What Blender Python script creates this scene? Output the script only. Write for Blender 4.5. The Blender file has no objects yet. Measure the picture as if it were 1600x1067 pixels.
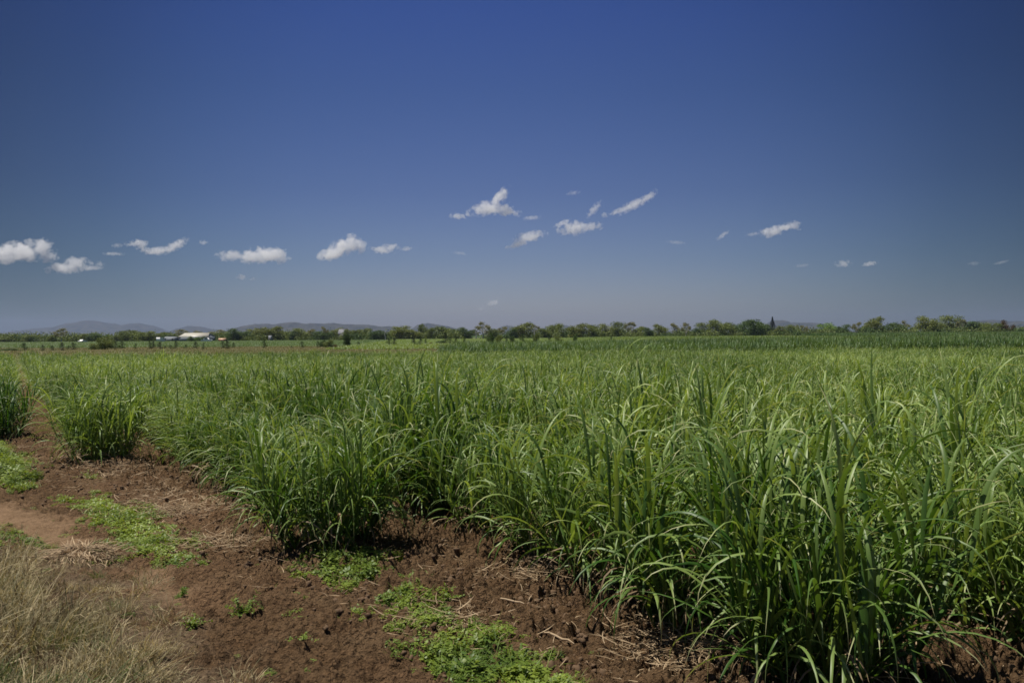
import bpy, math, random
import numpy as np
from mathutils import Vector, Matrix, Euler

random.seed(7)
RNG = np.random.default_rng(11)
S = bpy.context.scene
COL = S.collection
R = math.radians

# ------------------------------------------------------------------ camera
F = 1280.0                      # focal length in photo pixels (1600 wide)
CAM_H = 2.3
HOR = 523.0                     # horizon row at the middle column
ROLL = 10.0 / 1600.0
cam_d = bpy.data.cameras.new('camera')
cam = bpy.data.objects.new('camera', cam_d)
COL.objects.link(cam)
cam_d.sensor_width = 36.0
cam_d.lens = 36.0 * F / 1600.0
cam_d.clip_start = 0.1
cam_d.clip_end = 80000
pitch = -math.atan((533.5 - HOR) / F)
cam.matrix_world = Matrix.Translation((0, 0, CAM_H)) @ Matrix.Rotation(R(90) + pitch, 4, 'X') @ Matrix.Rotation(-ROLL, 4, 'Z')
S.camera = cam

# ------------------------------------------------------------------ sky and sun
SUN_DIR = Vector((-0.50, 0.14, 0.0)).normalized()
SUN_EL = R(70)
SUN_AZ = math.atan2(SUN_DIR.x, SUN_DIR.y)
sun_vec = Vector((SUN_DIR.x * math.cos(SUN_EL), SUN_DIR.y * math.cos(SUN_EL), math.sin(SUN_EL)))
sl = bpy.data.lights.new('sun', 'SUN')
sl.energy = 5.0
sl.angle = R(0.53)
sl.color = (1.0, 0.94, 0.84)
so = bpy.data.objects.new('sun', sl)
COL.objects.link(so)
so.rotation_euler = sun_vec.to_track_quat('Z', 'Y').to_euler()

W = bpy.data.worlds.new('World')
S.world = W
W.use_nodes = True
wt = W.node_tree
wt.nodes.clear()
def N(t, kind, **kw):
    n = t.nodes.new(kind)
    for k, v in kw.items():
        setattr(n, k, v)
    return n
sky = N(wt, 'ShaderNodeTexSky', sky_type='NISHITA')
sky.sun_disc = False
sky.sun_elevation = SUN_EL
sky.sun_rotation = SUN_AZ
sky.altitude = 0
sky.air_density = 1.0
sky.dust_density = 0.6
sky.ozone_density = 2.2
# a slightly under-exposing sky: darkened and tinted by elevation
geo = N(wt, 'ShaderNodeTexCoord')
nrm = N(wt, 'ShaderNodeVectorMath', operation='NORMALIZE')
wt.links.new(geo.outputs['Generated'], nrm.inputs[0])
sep = N(wt, 'ShaderNodeSeparateXYZ')
wt.links.new(nrm.outputs[0], sep.inputs[0])
ramp = N(wt, 'ShaderNodeValToRGB')
cr = ramp.color_ramp
SKY_STOPS = [(0.0, (0.583, 0.545, 0.677)), (0.034, (0.564, 0.536, 0.677)), (0.09, (0.428, 0.446, 0.602)), (0.17, (0.315, 0.352, 0.550)), (0.28, (0.230, 0.301, 0.536)), (0.371, (0.188, 0.273, 0.578)), (0.65, (0.338, 0.395, 0.517))]
cr.elements[0].position = SKY_STOPS[0][0]; cr.elements[0].color = SKY_STOPS[0][1] + (1,)
cr.elements[1].position = SKY_STOPS[-1][0]; cr.elements[1].color = SKY_STOPS[-1][1] + (1,)
for p, c in SKY_STOPS[1:-1]:
    e = cr.elements.new(p); e.color = c + (1,)
wt.links.new(sep.outputs['Z'], ramp.inputs[0])
mul = N(wt, 'ShaderNodeMix', data_type='RGBA', blend_type='MULTIPLY')
mul.inputs[0].default_value = 1.0
wt.links.new(sky.outputs[0], mul.inputs[6])
wt.links.new(ramp.outputs[0], mul.inputs[7])
# lens vignette painted into the sky colour: darker away from the view axis
dot = N(wt, 'ShaderNodeVectorMath', operation='DOT_PRODUCT')
wt.links.new(nrm.outputs[0], dot.inputs[0])
dot.inputs[1].default_value = Vector((0.012, 1.0, 0.20)).normalized()
pr = N(wt, 'ShaderNodeValToRGB')
VIGNETTE = [(0.0, 0.85), (0.3, 0.75), (0.7, 0.37), (0.80, 0.31), (0.845, 0.355), (0.89, 0.48), (0.93, 0.66), (0.965, 0.81), (1.0, 0.92)]
pe = pr.color_ramp.elements
def pol(c):                        # the blue is held a little longer than the red
    k = max(0.0, 0.92 - c)
    return (c * (1 - 0.52 * k), c, c * (1 + 0.16 * k), 1)
pe[0].position, pe[0].color = VIGNETTE[0][0], pol(VIGNETTE[0][1])
pe[1].position, pe[1].color = VIGNETTE[-1][0], pol(VIGNETTE[-1][1])
for p_, c_ in VIGNETTE[1:-1]:
    e = pe.new(p_); e.color = pol(c_)
wt.links.new(dot.outputs['Value'], pr.inputs[0])
mul2 = N(wt, 'ShaderNodeVectorMath', operation='MULTIPLY')
wt.links.new(mul.outputs[2], mul2.inputs[0])
wt.links.new(pr.outputs[0], mul2.inputs[1])
bg = N(wt, 'ShaderNodeBackground')
bg.inputs['Strength'].default_value = 0.09
wt.links.new(mul2.outputs[0], bg.inputs[0])
wo = N(wt, 'ShaderNodeOutputWorld')
wt.links.new(bg.outputs[0], wo.inputs[0])

S.view_settings.view_transform = 'Standard'
S.view_settings.look = 'None'
S.view_settings.gamma = 1
S.view_settings.use_curve_mapping = False
S.view_settings.exposure = 0.34
cy = S.cycles
cy.max_bounces = 10
cy.diffuse_bounces = 3
cy.glossy_bounces = 2
cy.transmission_bounces = 3
cy.volume_bounces = 10
cy.transparent_max_bounces = 8
cy.volume_step_rate = 0.35
cy.volume_max_steps = 128
cy.sample_clamp_indirect = 4.0
cy.filter_width = 1.6
cy.use_denoising = True

# ------------------------------------------------------------------ helpers
def hor_at(px):
    return HOR + (800 - px) * ROLL

def gx(px, Y):                     # world x of a photo column at distance Y
    return (px - 800) / F * Y

def at(px, py, Y):                 # world point at distance Y seen at photo (px, py)
    return Vector((gx(px, Y), Y, CAM_H + (hor_at(px) - py) / F * Y))

def gp(px, py):                    # point on level ground seen at photo (px, py)
    Y = CAM_H * F / (py - hor_at(px))
    return (gx(px, Y), Y)

def tag(o, label=None, cat=None, group=None, kind=None):
    if label: o['label'] = label
    if cat: o['category'] = cat
    if group: o['group'] = group
    if kind: o['kind'] = kind
    return o

def mesh_np(name, verts, faces, mats=(), smooth=False, attrs=None, midx=None):
    """faces: (n,3) or (n,4) int array, or a list of such"""
    me = bpy.data.meshes.new(name)
    verts = np.asarray(verts, dtype=np.float32)
    if not isinstance(faces, (list, tuple)):
        faces = [faces]
    me.vertices.add(len(verts))
    me.vertices.foreach_set('co', verts.ravel())
    idx = np.concatenate([np.asarray(f, dtype=np.int32).ravel() for f in faces])
    sizes = np.concatenate([np.full(len(f), f.shape[1], dtype=np.int32) for f in faces])
    starts = np.concatenate([[0], np.cumsum(sizes)[:-1]]).astype(np.int32)
    me.loops.add(len(idx))
    me.loops.foreach_set('vertex_index', idx)
    me.polygons.add(len(sizes))
    me.polygons.foreach_set('loop_start', starts)
    me.polygons.foreach_set('loop_total', sizes)
    if midx is not None:
        me.polygons.foreach_set('material_index', np.asarray(midx, dtype=np.int32))
    if smooth:
        me.polygons.foreach_set('use_smooth', np.ones(len(sizes), dtype=bool))
    for m in mats:
        me.materials.append(m)
    me.update(calc_edges=True)
    if attrs:
        for k, v in attrs.items():
            v = np.asarray(v, dtype=np.float32)
            if v.ndim == 1:
                a = me.attributes.new(k, 'FLOAT', 'POINT')
                a.data.foreach_set('value', v)
            else:
                a = me.attributes.new(k, 'FLOAT_VECTOR', 'POINT')
                a.data.foreach_set('vector', v.ravel())
    return me

def obj(name, me, parent=None, link=True):
    o = bpy.data.objects.new(name, me)
    if link:
        COL.objects.link(o)
    if parent is not None:
        o.parent = parent
    return o

def empty(name, loc=(0, 0, 0), rz=0):
    o = bpy.data.objects.new(name, None)
    COL.objects.link(o)
    o.location = loc
    o.rotation_euler = (0, 0, rz)
    o.empty_display_size = 0.3
    return o

def copy_tree(o, parent=None):
    c = o.copy()
    COL.objects.link(c)
    c.parent = parent
    for ch in list(o.children):
        copy_tree(ch, c)
    return c

class MB:
    def __init__(s):
        s.v = []; s.f3 = []; s.f4 = []
    def add(s, v, f):
        b = sum(len(a) for a in s.v)
        s.v.append(np.asarray(v, dtype=float))
        f = np.asarray(f, dtype=int) + b
        (s.f3 if f.shape[1] == 3 else s.f4).append(f)
    def box(s, x0, x1, y0, y1, z0, z1):
        v = [(x, y, z) for z in (z0, z1) for x, y in ((x0, y0), (x1, y0), (x1, y1), (x0, y1))]
        s.add(v, [(3, 2, 1, 0), (4, 5, 6, 7), (0, 1, 5, 4), (1, 2, 6, 5), (2, 3, 7, 6), (3, 0, 4, 7)])
    def hexa(s, pts):
        s.add(pts, [(3, 2, 1, 0), (4, 5, 6, 7), (0, 1, 5, 4), (1, 2, 6, 5), (2, 3, 7, 6), (3, 0, 4, 7)])
    def tube(s, pts, rad, n=7):
        pts = [Vector(p) for p in pts]
        v = []
        for i, p in enumerate(pts):
            a = pts[max(i - 1, 0)]; b = pts[min(i + 1, len(pts) - 1)]
            d = (b - a).normalized()
            u = d.cross(Vector((0.31, 0.95, 0.05))).normalized()
            w = d.cross(u)
            for k in range(n):
                t = 2 * math.pi * k / n
                q = p + (u * math.cos(t) + w * math.sin(t)) * rad[i]
                v.append(tuple(q))
        f = []
        for i in range(len(pts) - 1):
            for k in range(n):
                f.append((i * n + k, i * n + (k + 1) % n, (i + 1) * n + (k + 1) % n, (i + 1) * n + k))
        s.add(v, f)
        s.add(v[-n:], [(0, k, k + 1) for k in range(1, n - 1)])
    def build(s, name, mat, parent=None, smooth=False, link=True, attrs=None):
        fs = []
        if s.f3: fs.append(np.concatenate(s.f3))
        if s.f4: fs.append(np.concatenate(s.f4))
        return obj(name, mesh_np(name, np.concatenate(s.v), fs, [mat], smooth, attrs), parent, link)

# numpy gradient noise
_P = RNG.permutation(4096)
_G = RNG.random(4096) * 2 * np.pi
def perlin(x, y):
    xi = np.floor(x).astype(int); yi = np.floor(y).astype(int)
    xf = x - xi; yf = y - yi
    u = xf * xf * xf * (xf * (xf * 6 - 15) + 10); v = yf * yf * yf * (yf * (yf * 6 - 15) + 10)
    def g(ix, iy, dx, dy):
        h = _P[(_P[ix & 4095] + iy) & 4095]
        a = _G[h]
        return np.cos(a) * dx + np.sin(a) * dy
    n00 = g(xi, yi, xf, yf); n10 = g(xi + 1, yi, xf - 1, yf)
    n01 = g(xi, yi + 1, xf, yf - 1); n11 = g(xi + 1, yi + 1, xf - 1, yf - 1)
    return ((n00 * (1 - u) + n10 * u) * (1 - v) + (n01 * (1 - u) + n11 * u) * v) * 1.5

def sstep(a, b, x):
    t = np.clip((x - a) / (b - a), 0, 1)
    return t * t * (3 - 2 * t)

def inpoly(x, y, poly):
    x = np.asarray(x); y = np.asarray(y)
    r = np.zeros(x.shape, bool)
    n = len(poly)
    for i in range(n):
        x1, y1 = poly[i]; x2, y2 = poly[(i + 1) % n]
        c = ((y1 > y) != (y2 > y)) & (x < (x2 - x1) * (y - y1) / (y2 - y1 + 1e-12) + x1)
        r ^= c
    return r

def polydist(x, y, poly):           # signed: positive inside
    x = np.asarray(x, float); y = np.asarray(y, float)
    d = np.full(x.shape, 1e9)
    n = len(poly)
    for i in range(n):
        ax, ay = poly[i]; bx, by = poly[(i + 1) % n]
        vx, vy = bx - ax, by - ay
        t = np.clip(((x - ax) * vx + (y - ay) * vy) / (vx * vx + vy * vy + 1e-12), 0, 1)
        d = np.minimum(d, np.hypot(x - ax - t * vx, y - ay - t * vy))
    return np.where(inpoly(x, y, poly), d, -d)

# ------------------------------------------------------------------ layout of rows and headland
UX, UY = -0.525, 0.851              # the rows' direction
NX, NY = 0.851, 0.525               # across the rows
ROW_END = {-3: 34, -2: 30, -1: 26, 0: 21.6, 1: 16.6, 2: 8.6, 3: 3.4, 4: 1.0}
ROW_OFF = {0: -0.25, 1: 1.45, 2: 2.95, 3: 4.72, 4: 6.5}
def row_off(k):
    return ROW_OFF.get(k, 6.5 + (k - 4) * 1.5 if k > 4 else 1.5 * k)
def row_end(k):
    return ROW_END.get(k, 1.0 - (k - 4) * 1.6)
def ot(x, y):
    return NX * x + NY * y, UX * x + UY * y
def xy(o, t):
    return NX * o + UX * t, NY * o + UY * t

VX, VY = -0.65, -0.76
def zlow(x, y):
    """the lie of the land without clods"""
    x = np.asarray(x, float); y = np.asarray(y, float)
    s = (x + 3.1) * VX + (y - 7.25) * VY
    z = 0.28 * sstep(-0.4, 2.6, s) * sstep(60, 20, np.hypot(x, y))
    near = sstep(90, 30, np.hypot(x, y))
    z = z + near * 0.055 * perlin(x * 0.9 + 5, y * 0.9 + 9)
    o, t = ot(x, y)
    infield = sstep(-1.0, 0.5, t - np.interp(o, [-4.5, 0, 1.45, 2.95, 4.7, 6.5, 30], [34, 21.6, 16.6, 8.6, 3.2, 1.0, -24]))
    z = z + near * infield * 0.05 * np.cos(2 * np.pi * (o - 0.0) / 1.5)
    # the long cast-up ridge along the headland
    h = (x + 4.5) * 0.648 + (y - 9.6) * 0.761
    z = z + near * 0.05 * np.exp(-((h - 1.0) / 0.35) ** 2) * (0.6 + 0.8 * perlin(x * 1.3, y * 1.3 + 40))
    for hc in (-0.75, 0.55):
        z = z - near * 0.045 * np.exp(-((h - hc - 0.06 * np.sin(x * 1.3)) / 0.14) ** 4) * (0.6 + 0.5 * perlin(x * 2.2 + hc, y * 2.2))
    # a low bank in front of the second row's end
    bx, by = gp(180, 735)
    z = z + 0.10 * np.exp(-(((x - bx) / 1.3) ** 2 + ((y - by) / 0.55) ** 2))
    return z

def P(*pts):
    return [gp(*p) for p in pts]
PATH_A = P((-160, 800), (-20, 785), (50, 797), (100, 812), (135, 828), (110, 848), (60, 838), (-30, 828), (-160, 840))
PATH_B = P((190, 890), (250, 890), (290, 920), (290, 950), (230, 960), (195, 930))
VERGE = P((-300, 870), (-100, 858), (60, 870), (150, 885), (200, 910), (230, 950), (280, 985), (350, 1040), (400, 1100), (430, 1300), (400, 2200), (-900, 2200), (-900, 1000))
WEED_A = P((100, 775), (160, 778), (235, 797), (262, 820), (300, 858), (318, 880), (262, 890), (205, 878), (165, 850), (130, 815))
WEED_B = P((480, 857), (510, 853), (560, 862), (605, 880), (600, 905), (545, 922), (500, 915), (468, 885))
WEED_C = P((590, 945), (640, 915), (670, 930), (700, 960), (760, 985), (800, 1010), (850, 1040), (905, 1080), (900, 1130), (700, 1120), (685, 1060), (640, 1010), (620, 985))
WEED_D = P((-200, 690), (-20, 688), (20, 715), (55, 745), (40, 765), (-30, 752), (-200, 735))
WEED_E = P((-150, 830), (0, 822), (50, 845), (80, 860), (20, 866), (-150, 866))
WEED_F = P((455, 915), (490, 925), (520, 950), (515, 975), (480, 965), (450, 940))
STRAW_HEAP = gp(118, 868)

def near_zones(x, y):
    w = 0.25 * perlin(x * 2.1, y * 2.1) + 0.12 * perlin(x * 6, y * 6)
    w = w * 1.5 + 0.10 * perlin(x * 14, y * 14)
    path = np.maximum(sstep(-0.18, 0.25, polydist(x, y, PATH_A) + w), sstep(-0.12, 0.15, polydist(x, y, PATH_B) + w * 0.6))
    path = path * (0.72 + 0.28 * sstep(-0.3, 0.2, perlin(x * 4 + 2, y * 4)))
    verge = sstep(-0.3, 0.3, polydist(x, y, VERGE) + w)
    return path, verge

# ------------------------------------------------------------------ materials
def new_mat(name):
    m = bpy.data.materials.new(name)
    m.use_nodes = True
    m.node_tree.nodes.clear()
    return m, m.node_tree

def L(t, a, b):
    t.links.new(a, b)

def mix_rgb(t, fac, a, b, mode='MIX'):
    n = N(t, 'ShaderNodeMix', data_type='RGBA', blend_type=mode)
    for i, v in ((0, fac), (6, a), (7, b)):
        if isinstance(v, (int, float)):
            n.inputs[i].default_value = v
        elif isinstance(v, tuple):
            n.inputs[i].default_value = v if len(v) == 4 else v + (1,)
        else:
            L(t, v, n.inputs[i])
    return n.outputs[2]

def maprange(t, v, a, b, c, d):
    n = N(t, 'ShaderNodeMapRange')
    L(t, v, n.inputs[0])
    for i, q in enumerate((a, b, c, d)):
        n.inputs[i + 1].default_value = q
    return n.outputs[0]

def math_n(t, op, a, b=0.0):
    n = N(t, 'ShaderNodeMath', operation=op)
    for i, v in enumerate((a, b)):
        if isinstance(v, (int, float)): n.inputs[i].default_value = v
        else: L(t, v, n.inputs[i])
    return n.outputs[0]

def noise_n(t, vec, scale, detail=3, rough=0.55):
    n = N(t, 'ShaderNodeTexNoise')
    n.inputs['Scale'].default_value = scale
    n.inputs['Detail'].default_value = detail
    n.inputs['Roughness'].default_value = rough
    L(t, vec, n.inputs['Vector'])
    return n.outputs[0]

def leaf_mat(name, dark, light, tip=None, skew=1.0, rough=0.4, trans=0.35, tcol=None, spec=0.5, field_scale=0.08, field_amt=0.35):
    """blades and leaves: tint per leaf, drier tips, slow drift of colour over the ground, light through the leaf"""
    m, t = new_mat(name)
    tint = N(t, 'ShaderNodeAttribute', attribute_name='tint').outputs['Fac']
    al = N(t, 'ShaderNodeAttribute', attribute_name='along').outputs['Fac']
    oi = N(t, 'ShaderNodeObjectInfo')
    gpos = N(t, 'ShaderNodeNewGeometry').outputs['Position']
    fn = noise_n(t, gpos, field_scale, 2)
    f = math_n(t, 'ADD', math_n(t, 'MULTIPLY', tint, 0.65), math_n(t, 'MULTIPLY', oi.outputs['Random'], 0.2))
    f = math_n(t, 'ADD', f, maprange(t, fn, 0.3, 0.7, -field_amt, field_amt))
    fc = N(t, 'ShaderNodeClamp'); L(t, f, fc.inputs[0])
    col = mix_rgb(t, math_n(t, 'POWER', fc.outputs[0], skew), dark, light)
    if tip:
        k = maprange(t, math_n(t, 'ADD', al, math_n(t, 'MULTIPLY', tint, 0.25)), 0.98, 1.2, 0, 1)
        col = mix_rgb(t, k, col, tip)
    p = N(t, 'ShaderNodeBsdfPrincipled')
    L(t, col, p.inputs['Base Color'])
    p.inputs['Roughness'].default_value = rough
    p.inputs['Specular IOR Level'].default_value = spec
    tr = N(t, 'ShaderNodeBsdfTranslucent')
    tc = mix_rgb(t, 1.0, col, tcol or (1.5, 1.35, 0.5), 'MULTIPLY')
    L(t, tc, tr.inputs[0])
    ms = N(t, 'ShaderNodeMixShader')
    ms.inputs[0].default_value = trans
    L(t, p.outputs[0], ms.inputs[1]); L(t, tr.outputs[0], ms.inputs[2])
    o = N(t, 'ShaderNodeOutputMaterial')
    L(t, ms.outputs[0], o.inputs[0])
    return m

def plain_mat(name, col, rough=0.8, var=0.25, scale=3.0, metal=0.0):
    m, t = new_mat(name)
    tc = N(t, 'ShaderNodeTexCoord').outputs['Object']
    n = noise_n(t, tc, scale, 4)
    c = mix_rgb(t, maprange(t, n, 0.3, 0.7, 0, 1), tuple(x * (1 - var) for x in col), tuple(min(x * (1 + var), 0.95) for x in col))
    p = N(t, 'ShaderNodeBsdfPrincipled')
    L(t, c, p.inputs['Base Color'])
    p.inputs['Roughness'].default_value = rough
    p.inputs['Metallic'].default_value = metal
    o = N(t, 'ShaderNodeOutputMaterial')
    L(t, p.outputs[0], o.inputs[0])
    return m

M = {}
M['cane'] = leaf_mat('cane_leaf', (0.040, 0.104, 0.012), (0.350, 0.455, 0.130), (0.54, 0.52, 0.28), skew=1.3, rough=0.45, trans=0.33, spec=0.38, tcol=(1.25, 1.2, 0.5))  # pale light end and skew paint highlights into the colour of some blades
M['cane_tall'] = leaf_mat('tall_cane_leaf', (0.045, 0.100, 0.026), (0.140, 0.230, 0.065), (0.26, 0.30, 0.14), rough=0.5, trans=0.3)
M['lime'] = leaf_mat('lime_crop_leaf', (0.105, 0.170, 0.036), (0.195, 0.265, 0.070), rough=0.5, trans=0.35)
M['green_crop'] = leaf_mat('green_crop_leaf', (0.055, 0.100, 0.024), (0.105, 0.165, 0.042), rough=0.5, trans=0.3)
M['dead'] = leaf_mat('dead_cane_leaf', (0.13, 0.085, 0.045), (0.40, 0.31, 0.18), rough=0.65, trans=0.2, tcol=(1.2, 1.0, 0.7), spec=0.3)
M['straw'] = leaf_mat('straw', (0.13, 0.085, 0.045), (0.52, 0.39, 0.24), rough=0.7, trans=0.1, tcol=(1.2, 1.0, 0.7), spec=0.3, field_amt=0.2)
M['drygrass'] = leaf_mat('dry_grass', (0.055, 0.065, 0.022), (0.60, 0.49, 0.29), rough=0.7, trans=0.25, tcol=(1.2, 1.1, 0.7), spec=0.3, field_scale=1.2, field_amt=0.18)
M['weed'] = leaf_mat('weed_leaf', (0.065, 0.120, 0.014), (0.245, 0.315, 0.046), rough=0.5, trans=0.35, spec=0.4, field_scale=1.5)
M['browngrass'] = leaf_mat('brown_grass', (0.105, 0.110, 0.040), (0.19, 0.165, 0.075), rough=0.7, trans=0.2, tcol=(1.2, 1.1, 0.7), spec=0.2)
M['petal'] = plain_mat('white_petal', (0.75, 0.73, 0.66), 0.6, 0.05)

def ground_mat():
    m, t = new_mat('soil')
    gpos = N(t, 'ShaderNodeNewGeometry').outputs['Position']
    zp = N(t, 'ShaderNodeAttribute', attribute_name='path').outputs['Fac']
    zv = N(t, 'ShaderNodeAttribute', attribute_name='verge').outputs['Fac']
    zf = N(t, 'ShaderNodeAttribute', attribute_name='far').outputs['Fac']
    zg = N(t, 'ShaderNodeAttribute', attribute_name='green').outputs['Fac']
    n1 = noise_n(t, gpos, 1.6, 5, 0.6)
    n2 = noise_n(t, gpos, 26, 5, 0.7)
    n3 = noise_n(t, gpos, 0.35, 3)
    till = mix_rgb(t, maprange(t, n2, 0.3, 0.7, 0, 1), (0.036, 0.020, 0.009), (0.165, 0.097, 0.048))
    till = mix_rgb(t, maprange(t, n1, 0.42, 0.68, 0, 0.7), till, (0.165, 0.106, 0.056))
    # pale crumbs of stubble
    vor = N(t, 'ShaderNodeTexVoronoi'); vor.inputs['Scale'].default_value = 38
    L(t, gpos, vor.inputs['Vector'])
    crumb = math_n(t, 'MULTIPLY', maprange(t, vor.outputs['Distance'], 0.16, 0.10, 0, 1), maprange(t, noise_n(t, gpos, 3.1, 3), 0.5, 0.62, 0, 1))
    till = mix_rgb(t, maprange(t, n3, 0.50, 0.64, 0, 0.65), till, mix_rgb(t, maprange(t, n2, 0.3, 0.7, 0, 1), (0.12, 0.068, 0.036), (0.255, 0.155, 0.085)))
    till = mix_rgb(t, math_n(t, 'MULTIPLY', crumb, 0.75), till, (0.34, 0.25, 0.15))
    path = mix_rgb(t, maprange(t, n2, 0.35, 0.65, 0, 1), (0.175, 0.110, 0.062), (0.27, 0.175, 0.10))
    verge = mix_rgb(t, maprange(t, n2, 0.35, 0.65, 0, 1), (0.07, 0.045, 0.025), (0.20, 0.14, 0.085))
    far = mix_rgb(t, maprange(t, noise_n(t, gpos, 0.02, 3), 0.35, 0.65, 0, 1), (0.075, 0.085, 0.032), (0.125, 0.115, 0.050))
    green = mix_rgb(t, maprange(t, noise_n(t, gpos, 0.05, 3), 0.35, 0.65, 0, 1), (0.05, 0.09, 0.022), (0.07, 0.115, 0.03))
    c = mix_rgb(t, zp, till, path)
    c = mix_rgb(t, zv, c, verge)
    c = mix_rgb(t, zf, c, far)
    c = mix_rgb(t, zg, c, green)
    p = N(t, 'ShaderNodeBsdfPrincipled')
    L(t, c, p.inputs['Base Color'])
    p.inputs['Roughness'].default_value = 0.95
    p.inputs['Specular IOR Level'].default_value = 0.15
    b = N(t, 'ShaderNodeBump')
    b.inputs['Strength'].default_value = 0.9
    b.inputs['Distance'].default_value = 0.042
    wv = N(t, 'ShaderNodeVectorMath', operation='ADD'); L(t, gpos, wv.inputs[0])
    nz = N(t, 'ShaderNodeTexNoise'); nz.inputs['Scale'].default_value = 14; nz.inputs['Detail'].default_value = 4; L(t, gpos, nz.inputs['Vector'])
    sc = N(t, 'ShaderNodeVectorMath', operation='SCALE'); L(t, nz.outputs['Color'], sc.inputs[0]); sc.inputs['Scale'].default_value = 0.09
    L(t, sc.outputs[0], wv.inputs[1])
    v2 = N(t, 'ShaderNodeTexVoronoi'); v2.inputs['Scale'].default_value = 21; L(t, wv.outputs[0], v2.inputs['Vector'])
    v3 = N(t, 'ShaderNodeTexVoronoi'); v3.inputs['Scale'].default_value = 55; L(t, wv.outputs[0], v3.inputs['Vector'])
    hgt = math_n(t, 'ADD', math_n(t, 'MULTIPLY', v2.outputs['Distance'], -1.1), math_n(t, 'MULTIPLY', v3.outputs['Distance'], -0.5))
    soft = maprange(t, math_n(t, 'MAXIMUM', zp, 0.0), 0, 1, 1, 0.12)
    hgt = math_n(t, 'MULTIPLY', hgt, soft)
    hgt = math_n(t, 'ADD', hgt, math_n(t, 'MULTIPLY', noise_n(t, gpos, 60, 6, 0.75), 0.9))
    L(t, hgt, b.inputs['Height'])
    L(t, b.outputs[0], p.inputs['Normal'])
    o = N(t, 'ShaderNodeOutputMaterial')
    L(t, p.outputs[0], o.inputs[0])
    return m
M['soil'] = ground_mat()
M['clod'] = plain_mat('soil_clod', (0.105, 0.063, 0.032), 0.95, 0.4, 30)

# ------------------------------------------------------------------ ground: one sheet, fine near, to the horizon
def ridged(x, y):
    return 1 - np.abs(perlin(x, y))
def clods(x, y):
    a = 1 - np.abs(perlin(x * 5.2 + 0.6 * perlin(x * 3, y * 3), y * 5.2)) * 2.2
    b = 1 - np.abs(perlin(x * 11.5 + 7, y * 11.5 + 3)) * 2.2
    c = perlin(x * 24, y * 24)
    d = perlin(x * 47 + 3, y * 47)
    lump = 0.5 + 0.5 * perlin(x * 1.7 + 30, y * 1.7)
    e = perlin(x * 15 + 60, y * 15)
    crack = np.clip(-perlin(x * 7 + 11, y * 7 + 70) - 0.15, 0, 1)
    return (0.034 * np.clip(1 - a, 0, 1.4) * (0.4 + lump) + 0.026 * np.clip(1 - b, 0, 1.4) + 0.018 * c + 0.012 * np.abs(e) + 0.011 * d - 0.07 * crack) - 0.02

def build_ground():
    fine = np.linspace(R(-36), R(36), 1151)
    coarse = np.linspace(R(36), R(324), 60)[1:-1]
    ang = np.concatenate([fine, coarse])
    rad = [0.0, 0.5, 1.2, 2.0, 2.8, 3.4, 3.9, 4.3]
    r = 4.5
    while r < 34:
        rad.append(r); r *= 1.0032
    while r < 120:
        rad.append(r); r *= 1.02
    while r < 10400:
        rad.append(r); r *= 1.12
    rad.append(10400)
    rad = np.array(rad[1:])
    A, Rr = np.meshgrid(ang, rad)
    X = np.sin(A) * Rr; Y = np.cos(A) * Rr
    na, nr = len(ang), len(rad)
    Z = zlow(X, Y)
    path, verge = near_zones(X, Y)
    nearm = sstep(45, 28, Rr) * sstep(3, 4.5, Rr)
    o, t = ot(X, Y)
    rough = (1 - 0.85 * path) * (1 - 0.7 * verge)
    tl = t - np.interp(o, [-4.5, 0, 1.45, 2.95, 4.7, 6.5, 30], [34, 21.6, 16.6, 8.6, 3.2, 1.0, -24])
    Z = Z + nearm * rough * clods(X, Y) * (1.0 + 0.75 * sstep(-3.2, -1.2, tl))
    far = sstep(62, 110, Y)
    green = np.zeros_like(far)
    green = np.maximum(green, sstep(160, 175, Y) * sstep(430, 410, Y))
    green = np.maximum(green, sstep(500, 800, Rr))
    V = np.stack([X, Y, Z], -1).reshape(-1, 3)
    V = np.concatenate([V, [[0, 0, float(zlow(0., 0.))]]])
    i = np.arange(nr - 1)[:, None]; j = np.arange(na)[None, :]
    jn = (j + 1) % na
    q = np.stack([i * na + j, i * na + jn, (i + 1) * na + jn, (i + 1) * na + j], -1).reshape(-1, 4)[:, ::-1]
    c = len(V) - 1
    jj = np.arange(na)
    tri = np.stack([np.full(na, c), (jj + 1) % na, jj], -1)
    z1 = np.zeros(1)
    at_ = {'path': np.concatenate([path.ravel(), z1]), 'verge': np.concatenate([verge.ravel(), z1 + 1]),
           'far': np.concatenate([far.ravel(), z1]), 'green': np.concatenate([green.ravel(), z1])}
    me = mesh_np('ground', V, [q, tri], [M['soil']], True, at_)
    o = obj('ground', me)
    tag(o, kind='structure')
    return o
build_ground()

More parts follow.
